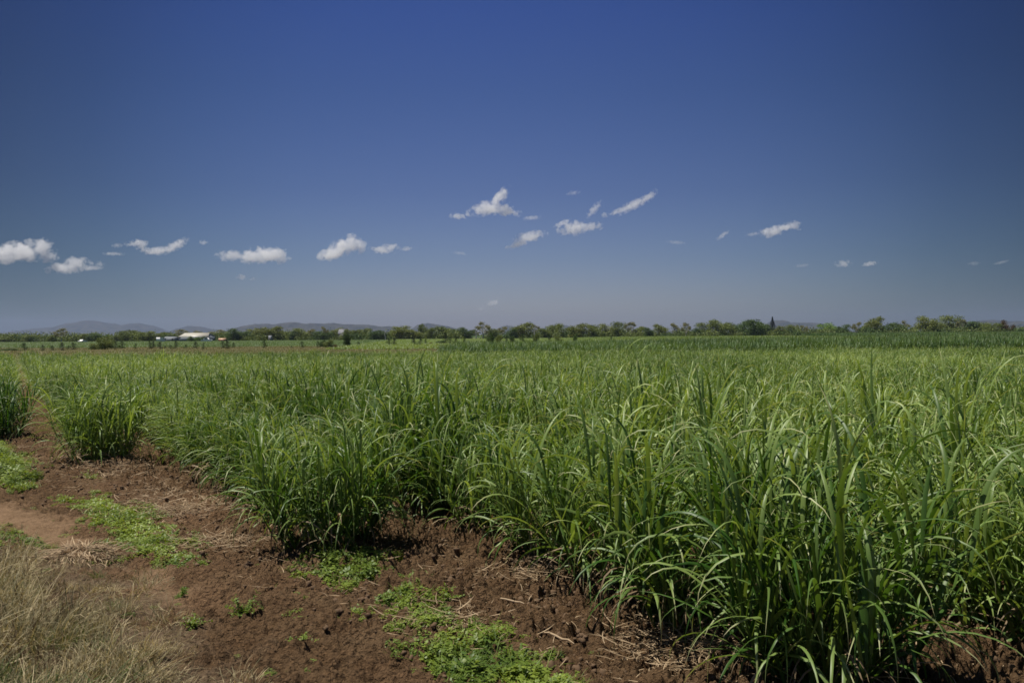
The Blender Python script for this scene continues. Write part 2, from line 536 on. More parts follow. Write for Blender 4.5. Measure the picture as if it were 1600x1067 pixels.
# ------------------------------------------------------------------ blades
def blades(base, az, length, width, th0, bend, power=1.4, seg=9, sway=0.0, fold=0.18, tint=None, wbase=0.55, twist=0.0):
    """base (n,3), the rest (n,) arrays. A V-folded arching blade per entry. -> verts, quads, tint, along"""
    n = len(base)
    az = np.broadcast_to(az, (n,)).astype(float); length = np.broadcast_to(length, (n,)).astype(float)
    width = np.broadcast_to(width, (n,)).astype(float); th0 = np.broadcast_to(th0, (n,)).astype(float)
    bend = np.broadcast_to(bend, (n,)).astype(float); sway = np.broadcast_to(sway, (n,)).astype(float)
    twist = np.broadcast_to(twist, (n,)).astype(float)
    power = np.broadcast_to(power, (n,)).astype(float)
    if tint is None: tint = RNG.random(n)
    s = np.linspace(0, 1, seg + 1)
    sm = (s[1:] + s[:-1]) / 2
    th = th0[:, None] - bend[:, None] * sm[None, :] ** power[:, None]
    th = np.maximum(th, -1.5)
    a = az[:, None] + sway[:, None] * sm[None, :]
    ds = length[:, None] / seg
    d = np.stack([np.cos(th) * np.cos(a), np.cos(th) * np.sin(a), np.sin(th)], -1) * ds[..., None]
    pts = np.concatenate([np.zeros((n, 1, 3)), np.cumsum(d, 1)], 1) + np.asarray(base)[:, None, :]
    dn = np.concatenate([d, d[:, -1:]], 1); dn[:, 1:-1] = d[:, 1:] + d[:, :-1]
    dn /= np.linalg.norm(dn, axis=-1, keepdims=True) + 1e-9
    aa = az[:, None] + sway[:, None] * s[None, :]
    side = np.stack([-np.sin(aa), np.cos(aa), np.zeros_like(aa)], -1)
    nor = np.cross(dn, side)
    tw = twist[:, None] * s[None, :] ** 1.5
    side2 = side * np.cos(tw)[..., None] + nor * np.sin(tw)[..., None]
    nor2 = np.cross(dn, side2)
    w = (wbase + (1 - wbase) * np.clip(s / 0.25, 0, 1)) * np.clip(1 - np.clip((s - 0.3) / 0.7, 0, 1) ** 1.7, 0.0, 1)
    w = w[None, :] * width[:, None] / 2
    Lf = pts + side2 * w[..., None] + nor2 * (w * fold * 2)[..., None] * -1
    Rt = pts - side2 * w[..., None] + nor2 * (w * fold * 2)[..., None] * -1
    V = np.stack([Lf, pts, Rt], 2)          # n, seg+1, 3, 3
    vv = V.reshape(-1, 3)
    k = np.arange(n)[:, None, None] * (seg + 1) * 3
    i = np.arange(seg)[None, :, None] * 3
    c = np.arange(2)[None, None, :]
    b = k + i + c
    q = np.stack([b, b + 1, b + 4, b + 3], -1).reshape(-1, 4)
    tt = np.repeat(tint, (seg + 1) * 3)
    al = np.tile(np.repeat(s, 3), n)
    return vv, q, tt, al

class BB:
    def __init__(s): s.v = []; s.q = []; s.t = []; s.a = []; s.m = []; s.n = 0
    def add(s, r, mat=0):
        v, q, t, a = r
        s.v.append(v); s.q.append(q + s.n); s.t.append(t); s.a.append(a); s.m.append(np.full(len(q), mat)); s.n += len(v)
    def mesh(s, name, mats, smooth=True):
        return mesh_np(name, np.concatenate(s.v), np.concatenate(s.q), mats, smooth,
                       {'tint': np.concatenate(s.t), 'along': np.concatenate(s.a)}, np.concatenate(s.m))

U = lambda a, b, n: RNG.uniform(a, b, n)

def cane(bb, shoots, rx, ry, nleaf, seg, height=1.4, lw=0.030, upright=0.15, spread=1.0, ll=1.0):
    """one stool of young cane, about `height` to the top of its arches"""
    h = height / 1.4
    for _ in range(shoots):
        a = RNG.uniform(0, 2 * np.pi); rr = math.sqrt(RNG.uniform(0, 1))
        bx, by = rr * rx * math.cos(a), rr * ry * math.sin(a)
        lean_az = math.atan2(by, bx) + RNG.normal(0, 0.5)
        lean = min(0.10 + 0.28 * rr * spread + abs(RNG.normal(0, 0.06)), 0.6)
        H = h * RNG.uniform(0.30, 0.86)
        # stalk (a narrow upright blade bundle)
        ax = np.array([math.sin(lean) * math.cos(lean_az), math.sin(lean) * math.sin(lean_az), math.cos(lean)])
        b0 = np.array([bx, by, -0.03])
        az2 = np.array([lean_az, lean_az + 1.57])
        bb.add(blades(np.tile(b0, (2, 1)), az2 * 0 + lean_az, H * 1.05, 0.028 * h ** .5, np.pi / 2 - lean, 0.0, seg=3, twist=np.array([0.0, 0.01]), tint=U(0.1, 0.5, 2), wbase=0.9, fold=0.5))
        n = nleaf
        k = np.arange(n) / max(n - 1, 1)
        hp = H * (0.06 + 0.94 * k ** 0.9)
        base = b0 + ax * hp[:, None]
        phy = RNG.uniform(0, np.pi)
        az = phy + np.pi * (np.arange(n) % 2) + RNG.normal(0, 0.45, n)
        ln = ll * h * (0.48 + 0.38 * np.sin(np.pi * (0.15 + 0.7 * k))) * U(0.8, 1.12, n)
        th0 = np.pi / 2 - (0.74 - 0.62 * k) * U(0.6, 1.15, n)
        out = np.array([math.cos(lean_az), math.sin(lean_az)])
        th0 = th0 - 0.10 * (np.cos(az) * out[0] + np.sin(az) * out[1]) * spread
        bend = (2.8 - 0.75 * k) * U(0.65, 1.25, n)
        up = RNG.random(n) < upright * (0.3 + k)
        bend = np.where(up, bend * 0.45, bend)
        bb.add(blades(base, az, ln, lw * U(0.65, 1.15, n) * h ** .5, th0, bend, power=U(1.3, 2.0, n) + 1.1 * k, seg=seg,
                      sway=RNG.normal(0, 0.35, n), twist=RNG.normal(0, 0.9, n), fold=0.16))

def dead_leaves(bb, n, rx, ry, seg=6, h=1.0):
    a = U(0, 2 * np.pi, n); rr = np.sqrt(U(0.2, 1, n))
    base = np.stack([rr * rx * np.cos(a), rr * ry * np.sin(a), U(0.02, 0.30, n) * h], -1)
    bb.add(blades(base, a + RNG.normal(0, 0.7, n), U(0.22, 0.6, n) * h, U(0.010, 0.022, n), U(-0.2, 1.1, n), U(1.2, 3.0, n), power=1.1,
                  seg=seg, sway=RNG.normal(0, 0.9, n), twist=RNG.normal(0, 2.0, n), tint=U(0.1, 1.0, n)))

def src(name, me):
    return bpy.data.objects.new(name, me)

# scattering of stuff with geometry nodes; every source is a mesh of its own kind
def scatter(name, sources, pts, rz, scl, tilt=None, vi=None, label=None, cat=None):
    n = len(pts)
    me = bpy.data.meshes.new(name)
    me.vertices.add(n)
    me.vertices.foreach_set('co', np.asarray(pts, np.float32).ravel())
    rot = np.zeros((n, 3), np.float32)
    if tilt is not None: rot[:, :2] = tilt
    rot[:, 2] = rz
    a = me.attributes.new('rot', 'FLOAT_VECTOR', 'POINT'); a.data.foreach_set('vector', rot.ravel())
    scl = np.asarray(scl, np.float32)
    if scl.ndim == 1: scl = np.repeat(scl[:, None], 3, 1)
    a = me.attributes.new('scl', 'FLOAT_VECTOR', 'POINT'); a.data.foreach_set('vector', scl.ravel())
    if vi is None: vi = RNG.integers(0, len(sources), n)
    a = me.attributes.new('vi', 'INT', 'POINT'); a.data.foreach_set('value', np.asarray(vi, np.int32))
    o = obj(name, me)
    g = bpy.data.node_groups.new(name + '_scatter', 'GeometryNodeTree')
    g.interface.new_socket('Geometry', in_out='INPUT', socket_type='NodeSocketGeometry')
    g.interface.new_socket('Geometry', in_out='OUTPUT', socket_type='NodeSocketGeometry')
    gi = g.nodes.new('NodeGroupInput'); go = g.nodes.new('NodeGroupOutput')
    iop = g.nodes.new('GeometryNodeInstanceOnPoints')
    jn = g.nodes.new('GeometryNodeJoinGeometry')
    for s in sources:
        oi = g.nodes.new('GeometryNodeObjectInfo')
        oi.inputs[0].default_value = s
        oi.inputs['As Instance'].default_value = True
        g.links.new(oi.outputs['Geometry'], jn.inputs[0])
    def na(nm, ty):
        x = g.nodes.new('GeometryNodeInputNamedAttribute'); x.data_type = ty
        x.inputs['Name'].default_value = nm
        return x.outputs['Attribute']
    g.links.new(gi.outputs[0], iop.inputs['Points'])
    g.links.new(jn.outputs[0], iop.inputs['Instance'])
    iop.inputs['Pick Instance'].default_value = True
    g.links.new(na('vi', 'INT'), iop.inputs['Instance Index'])
    g.links.new(na('rot', 'FLOAT_VECTOR'), iop.inputs['Rotation'])
    g.links.new(na('scl', 'FLOAT_VECTOR'), iop.inputs['Scale'])
    g.links.new(iop.outputs[0], go.inputs[0])
    m = o.modifiers.new('scatter', 'NODES'); m.node_group = g
    tag(o, label, cat, kind='stuff')
    return o

# ------------------------------------------------------------------ the cane crop
def hgt(x, y):
    """height of the crop over the field"""
    o, t = ot(x, y)
    h = 1.36 - 0.10 * sstep(20, 55, y) + 0.46 * sstep(3.3, 4.8, o) * sstep(30, 9, y)
    h = h + 0.10 * perlin(np.asarray(x) * 0.25, np.asarray(y) * 0.25) + 0.05 * perlin(np.asarray(x) * 1.1 + 9, np.asarray(y) * 1.1)
    return h

near_src = []
for i in range(7):
    bb = BB(); cane(bb, 18, 0.30, 0.28, 9, 9, lw=0.024)
    near_src.append(src('cane_stool_near', bb.mesh('cane_stool_near', [M['cane']])))
big_src = []
for i in range(6):
    bb = BB(); cane(bb, 19, 0.29, 0.27, 9, 10, lw=0.028, upright=0.22)
    big_src.append(src('cane_stool_big', bb.mesh('cane_stool_big', [M['cane']])))
dead_src = []
for i in range(4):
    bb = BB(); dead_leaves(bb, 22, 0.34, 0.34)
    dead_src.append(src('dead_leaf_tuft', bb.mesh('dead_leaf_tuft', [M['dead']])))
mid_src = []
for i in range(6):
    bb = BB(); cane(bb, 15, 0.34, 0.32, 7, 5, lw=0.030)
    mid_src.append(src('cane_stool_mid', bb.mesh('cane_stool_mid', [M['cane']])))

CLUMPS = [  # centre o, t, height, half width, shoots, label
    (-0.22, 21.9, 1.60, 0.50, 28, 'dark green cane clump at the left edge of the picture, left of the narrow furrow'),
    (1.42, 16.5, 1.72, 0.52, 36, 'rounded cane clump ending its row on the low brown bank, right of the narrow furrow'),
    (2.98, 8.75, 1.50, 0.54, 42, 'isolated bushy cane clump directly behind the small round weed patch'),
    (4.52, 3.45, 1.95, 0.42, 36, 'tallest and nearest cane clump, arching over the bottom of the frame'),
    (4.50, 4.75, 1.92, 0.38, 28, 'tall cane clump with long drooping blades, second in the nearest row'),
    (4.72, 5.95, 1.84, 0.36, 26, 'dense tall cane clump, third in the nearest row'),
    (4.82, 7.1, 1.72, 0.36, 24, 'leafy cane clump facing the wide furrow, fourth in the nearest row'),
    (4.86, 8.3, 1.60, 0.36, 22, 'leafy cane clump facing the wide furrow, fifth in the nearest row'),
    (6.55, 3.3, 1.85, 0.38, 28, 'shaded cane clump at the right edge, across the dark furrow'),
]
occupied = []
for (o_, t_, h_, rr, ns, lab) in CLUMPS:
    x, y = xy(o_, t_)
    root = empty('cane_clump', (x, y, float(zlow(x, y)) + 0.01))
    tag(root, lab, 'sugar cane', 'cane clumps along the bare headland')
    bb = BB(); cane(bb, int(ns * 1.6), rr, rr * 0.9, 9, 12, height=h_, lw=0.027 if h_ > 1.8 else 0.025, upright=0.24 if h_ > 1.8 else 0.14, spread=1.25, ll=1.22 if rr > 0.49 else 1.0)
    obj('foliage', bb.mesh('foliage', [M['cane']]), root)
    bb = BB(); dead_leaves(bb, 75, rr * 1.05, rr * 1.05, 7, 1.1)
    obj('dry_sheath', bb.mesh('dry_sheath', [M['dead']]), root)
    occupied.append((o_, t_, rr + 0.28))

def in_view(x, y, m=8.0):
    return (y > -2) & (np.abs(x) < y * 0.66 + m)

pts, hs, dpts = [], [], []
for k in range(-3, 75):
    o0 = row_off(k)
    t = row_end(k)
    while t < 150:
        t += RNG.uniform(0.30, 0.44)
        o_ = o0 + RNG.normal(0, 0.05)
        x, y = xy(o_, t)
        if y > 64.5 + 0.6 * math.sin(x * 0.3): break
        if not (abs(x) < y * 0.66 + 6 and y > 2.5): continue
        if any(abs(o_ - a) < 0.6 and abs(t - b) < r for a, b, r in occupied): continue
        pts.append((x, y)); 
pts = np.array(pts)
d = np.hypot(pts[:, 0], pts[:, 1])
z = zlow(pts[:, 0], pts[:, 1])
h = hgt(pts[:, 0], pts[:, 1]) / 1.4 * RNG.normal(1, 0.10, len(pts))
nearm = d < 22
lat = np.sqrt(h) * np.where((NX * pts[:, 0] + NY * pts[:, 1] < 2.3) & (d < 34), 0.72, 1.0)
bigm = (NX * pts[:, 0] + NY * pts[:, 1] > 4.0) & (d < 13)
nearm &= ~bigm
P3 = np.column_stack([pts, z])
bothsrc = near_src + mid_src
vi_near = RNG.integers(0, len(near_src), len(pts)); vi_mid = RNG.integers(0, len(mid_src), len(pts))
scatter('cane_crop_foliage', near_src, P3[nearm], U(0, 6.28, nearm.sum()), np.column_stack([lat[nearm], lat[nearm], h[nearm]]), RNG.normal(0, 0.05, (nearm.sum(), 2)),
        label='young green sugar cane crop filling the near half of the field', cat='sugar cane')
fm = ~nearm & ~bigm
scatter('tall_cane_crop_foliage', big_src, P3[bigm], U(0, 6.28, bigm.sum()), np.column_stack([np.sqrt(h[bigm]), np.sqrt(h[bigm]), h[bigm]]), RNG.normal(0, 0.06, (bigm.sum(), 2)),
        label='tallest coarse bladed cane crop at the near right behind the first row', cat='sugar cane')
scatter('cane_field_foliage', mid_src, P3[fm], U(0, 6.28, fm.sum()), np.column_stack([lat[fm], lat[fm], h[fm]]), RNG.normal(0, 0.05, (fm.sum(), 2)),
        label='even pale green cane crop running back to the far edge of the field', cat='sugar cane')
dm = d < 14
scatter('dead_cane_litter', dead_src, P3[dm], U(0, 6.28, dm.sum()), U(0.7, 1.2, dm.sum()),
        label='dry brown leaf litter hanging around the feet of the cane rows', cat='litter')

# far crops as square patches of blades
def patch(size, n, height, mat, lw, seg=4, name='patch'):
    bb = BB()
    base = np.column_stack([U(-size / 2, size / 2, n), U(-size / 2, size / 2, n), U(0.15, 0.6, n) * height])
    bb.add(blades(base, U(0, 6.28, n), U(0.45, 0.75, n) * height, lw * U(0.7, 1.2, n), U(0.9, 1.55, n), U(0.3, 2.0, n), seg=seg, fold=0.1, sway=RNG.normal(0, .3, n)))
    m = max(n // 5, 8)
    base = np.column_stack([U(-size / 2, size / 2, m), U(-size / 2, size / 2, m), np.zeros(m)])
    bb.add(blades(base, U(0, 6.28, m), U(0.6, 0.95, m) * height, lw * 1.3, U(1.35, 1.57, m), U(0, .3, m), seg=2, fold=0.1))
    z = np.concatenate([q[:, 2] for q in bb.v]); f = height / np.percentile(z, 99.9)
    for q in bb.v: q[:, 2] *= f
    return src(name, bb.mesh(name, [mat]))

def fill(name, x0f, x1f, y0, y1, step, sources, hf, label, cat, jit=0.3):
    P_ = []
    y = y0
    while y < y1:
        xa = max(x0f(y), -y * 0.68 - 8); xb = min(x1f(y), y * 0.68 + 8)
        xs = np.arange(xa, xb, step)
        if len(xs):
            P_.append(np.column_stack([xs + RNG.uniform(-jit, jit, len(xs)) * step, y + RNG.uniform(-jit, jit, len(xs)) * step]))
        y += step
    P_ = np.concatenate(P_)
    n = len(P_)
    hh = hf(P_[:, 0], P_[:, 1])
    return scatter(name, sources, np.column_stack([P_, np.zeros(n)]), RNG.integers(0, 4, n) * np.pi / 2 + RNG.normal(0, 0.1, n),
                   np.column_stack([np.ones(n), np.ones(n), hh]), label=label, cat=cat)

tall_src = [patch(1.6, 90, 1.0, M['cane_tall'], 0.05, 5, 'tall_patch') for _ in range(5)]
fill('tall_cane_foliage', lambda y: -5.6 + (y - 68) * -0.02, lambda y: 400, 68.5, 108, 1.25, tall_src,
     lambda x, y: 1.70 + 0.42 * sstep(-5, 45, x) + RNG.normal(0, 0.05, len(x)), 'dark green taller cane block standing behind the near field', 'sugar cane')
lime_src = [patch(3.2, 130, 1.0, M['lime'], 0.12, 3, 'lime_patch') for _ in range(5)]
fill('lime_crop_foliage', lambda y: -26 - (y - 125) * 0.10, lambda y: 95 + (y - 125) * 0.1, 125, 385, 3.0, lime_src,
     lambda x, y: 0.75 + 0.65 * sstep(0, 60, x) + RNG.normal(0, 0.04, len(x)), 'bright yellow green crop strip in front of the tree line', 'crop')
green_src = [patch(3.2, 110, 1.0, M['green_crop'], 0.12, 3, 'green_patch') for _ in range(5)]
fill('green_crop_foliage', lambda y: -400, lambda y: -26 - (y - 125) * 0.10, 168, 385, 3.0, green_src,
     lambda x, y: 0.5 + RNG.normal(0, 0.03, len(x)), 'low mid green crop before the farm shed and trees', 'crop')
fill('far_cane_foliage', lambda y: 98 + (y - 125) * 0.1, lambda y: 400, 180, 330, 3.0, [patch(3.2, 130, 1.0, M['cane_tall'], 0.12, 3, 'far_patch') for _ in range(4)],
     lambda x, y: 2.35 + 0.25 * sstep(180, 300, y) + RNG.normal(0, 0.05, len(x)), 'farthest dark cane strip under the trees beside the conifer', 'sugar cane')
brown_src = [patch(3.2, 150, 1.0, M['browngrass'], 0.07, 3, 'brown_patch') for _ in range(4)]
fill('brown_verge_grass', lambda y: -400, lambda y: -8 - max(y - 120, 0) * 0.12, 67, 170, 2.9, brown_src,
     lambda x, y: 0.36 + 0.12 * perlin(x * 0.1, y * 0.1), 'rough brown grass strip behind the near cane field', 'grass')

# ------------------------------------------------------------------ headland: weeds, dry grass, straw, clods
def leafy_sprig(n, r, hgt_, ll, lw_):
    bb = BB()
    a = U(0, 2 * np.pi, n); rr = np.sqrt(U(0, 1, n)) * r
    base = np.stack([rr * np.cos(a), rr * np.sin(a), hgt_ * (1 - (rr / r) ** 2) * U(0.25, 1.0, n)], -1)
    bb.add(blades(base, U(0, 6.28, n), ll * U(0.6, 1.3, n), lw_ * U(0.8, 1.2, n), U(-0.1, 0.9, n), U(0.2, 0.9, n), seg=3, fold=0.08, wbase=0.35))
    m = n // 8
    base = np.stack([RNG.normal(0, r * .5, m), RNG.normal(0, r * .5, m), np.zeros(m)], -1)
    bb.add(blades(base, U(0, 6.28, m), hgt_ * U(0.8, 1.5, m), 0.004, U(0.5, 1.4, m), U(0, 1, m), seg=3))
    return src('weed_sprig', bb.mesh('weed_sprig', [M['weed']]))
weed_src = [leafy_sprig(60, 0.10, 0.075, 0.028, 0.017) for _ in range(5)]
tall_weed_src = [leafy_sprig(70, 0.10, 0.15, 0.036, 0.020) for _ in range(4)]

def rnd_in(poly, n):
    xs = [p[0] for p in poly]; ys = [p[1] for p in poly]
    out = []
    while len(out) < n:
        x = U(min(xs), max(xs), n * 2); y = U(min(ys), max(ys), n * 2)
        k = inpoly(x, y, poly)
        out += list(zip(x[k], y[k]))
    return np.array(out[:n])

def weeds(name, poly, dens, sources, smin, smax, label, holes=0.0, edge=0.22):
    xs = [p[0] for p in poly]; ys = [p[1] for p in poly]
    area = (max(xs) - min(xs) + .6) * (max(ys) - min(ys) + .6)
    n = int(area * dens)
    x = U(min(xs) - .3, max(xs) + .3, n); y = U(min(ys) - .3, max(ys) + .3, n)
    dd = 0.06 + polydist(x, y, poly) + 0.30 * perlin(x * 2.6, y * 2.6) + 0.22 * perlin(x * 8, y * 8)
    k = (dd > RNG.uniform(-0.05, edge, n)) & (perlin(x * 2.3 + 50, y * 2.3) > holes - 1 + 0 * x)
    k &= (perlin(x * 4 + 8, y * 4) * 1.2 + 1 > holes)
    x, y, dd = x[k], y[k], dd[k]
    s = np.clip(0.5 + dd * 1.5, 0.4, 1.1) * U(smin, smax, len(x)) * U(0.6, 1.1, len(x))
    return scatter(name, sources, np.column_stack([x, y, zlow(x, y) + 0.005]), U(0, 6.28, len(x)), np.column_stack([s, s, s * U(0.35, 0.95, len(x))]), RNG.normal(0, 0.15, (len(x), 2)), label=label, cat='weeds')
weeds('low_weeds', WEED_A, 230, weed_src, 1.0, 1.5, 'bright green mat of low weeds beside the straw heap', holes=0.0)
weeds('bushy_weeds', WEED_B, 230, tall_weed_src, 0.9, 1.4, 'small rounded weed patch at the foot of the isolated cane clump')
weeds('spreading_weeds', WEED_C, 260, tall_weed_src, 0.75, 1.25, 'bright green leafy weeds trailing to the bottom middle of the headland', holes=0.5)
weeds('thin_weeds', WEED_F, 45, weed_src, 0.4, 0.8, 'thin yellowish seedlings on the track between the two weed patches', holes=0.7)
weeds('edge_weeds', WEED_D, 170, tall_weed_src, 1.2, 2.0, 'green weeds at the left edge below the cane', holes=0.1)
weeds('sparse_weeds', WEED_E, 130, tall_weed_src, 0.7, 1.2, 'sparse green weeds between bare path and straw heap', holes=0.5)

n0 = 1500
x = U(-9, 3, n0); y = U(4.6, 15, n0)
hh_ = (x + 4.5) * 0.648 + (y - 9.6) * 0.761
k = (np.abs(hh_ + 0.1 + 0.3 * perlin(x * .7, y * .7)) < RNG.random(n0) ** 1.5 * 1.6) & (perlin(x * 1.5 + 33, y * 1.5) > 0.05)
x, y = x[k], y[k]
sc_ = U(0.25, 0.7, len(x))
scatter('scattered_seedlings', weed_src + tall_weed_src[:1], np.column_stack([x, y, zlow(x, y) + 0.004]), U(0, 6.28, len(x)), np.column_stack([sc_, sc_, sc_ * 0.6]),
        label='tiny scattered green seedlings dotted along the bare headland track', cat='weeds')
for i, (px, py, w_, n_, lab) in enumerate([
        (378, 962, 0.17, 40, 'small dark green tuft alone on the bare track'),
        (468, 1008, 0.12, 22, 'tiny green weed tuft low on the bare track'),
        (300, 985, 0.13, 20, 'green weed sprig where dry grass meets bare soil'),
        (700, 938, 0.15, 26, 'grassy weed tuft beside the trailing weeds'),
        (280, 935, 0.10, 12, 'tiny weed at the edge of the bare clay'),
        (135, 755, 0.22, 26, 'thin green weed tuft on dark tilled soil above the bright weed mat')]):
    x, y = gp(px, py)
    bb = BB()
    m_ = max(n_ // 2, 8)
    sa = U(0, 6.28, m_)
    v_, q_, t_a, al_ = blades(np.zeros((m_, 3)), sa, w_ * U(0.5, 1.15, m_), 0.006, U(0.15, 1.2, m_), U(0.2, 0.9, m_), seg=5, wbase=1.0)
    bb.add((v_, q_, t_a, al_))
    nodes = v_.reshape(m_, 6, 3, 3)[:, 1:, 1, :]
    for r_ in range(3):
        bs = nodes.reshape(-1, 3)
        k_ = len(bs)
        bb.add(blades(bs, U(0, 6.28, k_), U(0.02, 0.05, k_), U(0.009, 0.016, k_), U(0.1, 1.2, k_), U(0.2, 1.2, k_), seg=3, wbase=.4, fold=.08))
    o = obj('weed_tuft', bb.mesh('weed_tuft', [M['weed']]))
    o.location = (x, y, float(zlow(x, y)) + 0.01)
    tag(o, lab, 'weed', 'small weeds on the headland')

def grass_tuft(n, r, h0, h1, w, mats, seeds=3):
    bb = BB()
    a = U(0, 6.28, n); rr = np.sqrt(U(0, 1, n)) * r
    base = np.stack([rr * np.cos(a), rr * np.sin(a), np.zeros(n)], -1)
    bb.add(blades(base, a + RNG.normal(0, 0.8, n), U(h0, h1, n), w * U(0.6, 1.2, n), U(0.5, 1.5, n), U(0.2, 1.8, n), seg=5, sway=RNG.normal(0, .5, n), twist=RNG.normal(0, 1, n), tint=U(0, 1, n) ** 0.8))
    for _ in range(seeds):
        a0 = RNG.uniform(0, 6.28); hh = h1 * RNG.uniform(0.9, 1.25)
        b0 = np.array([[RNG.normal(0, r * .4), RNG.normal(0, r * .4), 0]])
        v, q, t, al = blades(b0, a0, hh, 0.003, 1.45, 0.35, seg=5, tint=np.array([0.6]), wbase=1)
        bb.add((v, q, t, al))
        tip = v[-2]
        m = 14
        bs = tip + np.column_stack([RNG.normal(0, .002, m), RNG.normal(0, .002, m), U(-0.07, 0.0, m)])
        bb.add(blades(bs, U(0, 6.28, m), U(0.02, 0.035, m), 0.004, U(0.9, 1.3, m), 0.2, seg=2, tint=U(0.35, 0.75, m)))
    return src('grass_tuft', bb.mesh('grass_tuft', mats))
M['greengrass'] = leaf_mat('green_grass', (0.040, 0.075, 0.016), (0.170, 0.215, 0.060), rough=0.6, trans=0.3, spec=0.3)
M['browngrass2'] = leaf_mat('dead_brown_grass', (0.060, 0.040, 0.022), (0.230, 0.155, 0.090), rough=0.75, trans=0.15, tcol=(1.2, 1.0, 0.7), spec=0.2)
gg_src = [grass_tuft(55, 0.09, 0.10, 0.30, 0.0055, [M['greengrass']], 0) for i in range(3)]
bg_src = [grass_tuft(60, 0.12, 0.05, 0.20, 0.0050, [M['browngrass2']], 4) for i in range(3)]
dg_src = [grass_tuft(60 + 6 * i, 0.07 + 0.02 * i, 0.08, 0.24 + 0.035 * i, 0.0052, [M['drygrass']], (0, 3, 1, 5)[i % 4]) for i in range(8)]
lowlit_src = [grass_tuft(50, 0.16, 0.05, 0.16, 0.0055, [M['drygrass']], 0) for i in range(4)]
x = U(-6.5, 0.6, 9000); y = U(1.5, 9.2, 9000)
dv = polydist(x, y, VERGE) + 0.25 * perlin(x * 1.6, y * 1.6) + 0.12 * perlin(x * 5, y * 5)
dens = sstep(0.12, 1.2, dv) * (0.55 + 0.6 * sstep(-0.3, 0.5, perlin(x * 1.1 + 20, y * 1.1)))
k = (RNG.random(9000) < dens * (0.25 + 0.9 * sstep(-0.1, 0.4, perlin(x * 2.7, y * 2.7 + 5)))) & (np.abs(x) < y * 0.7 + 1.2) & (y > 2.5)
x, y, dv = x[k], y[k], dv[k]
q_ = perlin(x * 1.7 + 90, y * 1.7) * 0.9 + RNG.normal(0, 0.35, len(x))
vi_ = np.where(q_ > 0.42, 8 + RNG.integers(0, 3, len(x)), np.where(q_ < -0.22, 11 + RNG.integers(0, 3, len(x)), RNG.integers(0, 8, len(x))))
vi_ = 13 - vi_      # joined instances come out last first
scatter('dry_grass', dg_src + gg_src + bg_src, np.column_stack([x, y, zlow(x, y)]), U(0, 6.28, len(x)), np.clip(0.42 + 0.5 * dv, 0.42, 1.35) * U(0.65, 1.3, len(x)), RNG.normal(0, 0.22, (len(x), 2)), vi=vi_,
        label='dry tan and green grass on the verge at the bottom left', cat='grass')
x = U(-7, 1.0, 5200); y = U(2.5, 9.8, 5200)
dv = polydist(x, y, VERGE) + 0.3 * perlin(x * 1.6, y * 1.6)
k = (dv > -0.12) & (RNG.random(5200) < 0.25 + 0.75 * sstep(0.2, 1.2, dv)) & (RNG.random(5200) < 0.30 + 0.6 * sstep(-.2, .3, perlin(x * 1.9 + 70, y * 1.9)))
x, y = x[k], y[k]
scatter('matted_grass', lowlit_src, np.column_stack([x, y, zlow(x, y)]), U(0, 6.28, len(x)), U(0.6, 1.1, len(x)), RNG.normal(0, 0.4, (len(x), 2)),
        label='matted low dead grass covering the verge soil', cat='grass')

def straw_bits(n, r, l0, l1, name='straw_bits'):
    bb = BB()
    base = np.stack([RNG.normal(0, r, n), RNG.normal(0, r, n), U(0.008, 0.03, n)], -1)
    bb.add(blades(base, U(0, 6.28, n), U(l0, l1, n), U(0.003, 0.009, n), U(-0.05, 0.35, n), U(0.0, 0.7, n), seg=4, sway=RNG.normal(0, .8, n), twist=RNG.normal(0, 1.5, n)))
    return src(name, bb.mesh(name, [M['straw']]))
st_src = [straw_bits(6, 0.11, 0.03, 0.22) for _ in range(6)]
n0 = 15000
x = U(-16, 5, n0); y = U(4.6, 24, n0)
o_, t_ = ot(x, y)
endl = np.interp(o_, [-4.5, 0, 1.45, 2.95, 4.7, 6.5, 30], [34, 21.6, 16.6, 8.6, 3.2, 1.0, -24])
head = sstep(-7, -1.0, t_ - endl) * sstep(6, 0, t_ - endl)
dens = (0.25 + 0.9 * sstep(0.05, 0.45, perlin(x * 0.8 + 3, y * 0.8))) * head
k = (RNG.random(n0) < dens * 1.2) & (np.abs(x) < y * 0.66 + 1)
x, y = x[k], y[k]
scatter('straw_litter', st_src, np.column_stack([x, y, zlow(x, y) + 0.012]), U(0, 6.28, len(x)), U(0.6, 1.3, len(x)),
        label='scattered pale straw and stubble bits on the tilled brown soil', cat='litter')
# thick straw drifts seen at three spots
spots = [((300, 795), 0.75, 260), ((260, 770), 0.5, 60), ((1090, 1010), 0.45, 220), ((690, 960), 0.35, 40), ((340, 850), 0.4, 90), ((900, 900), 0.5, 120), ((640, 800), 0.5, 110), ((180, 740), 0.6, 110)]
XX = []
for (p_, r_, n_) in spots:
    cx, cy_ = gp(*p_)
    XX.append(np.column_stack([RNG.normal(cx, r_ * .6, n_), RNG.normal(cy_, r_ * .45, n_)]))
XX = np.concatenate(XX)
scatter('straw_drift', st_src, np.column_stack([XX, zlow(XX[:, 0], XX[:, 1]) + 0.02]), U(0, 6.28, len(XX)), U(0.7, 1.5, len(XX)),
        label='thicker pale drifts of broken cane straw beside the row ends', cat='litter')

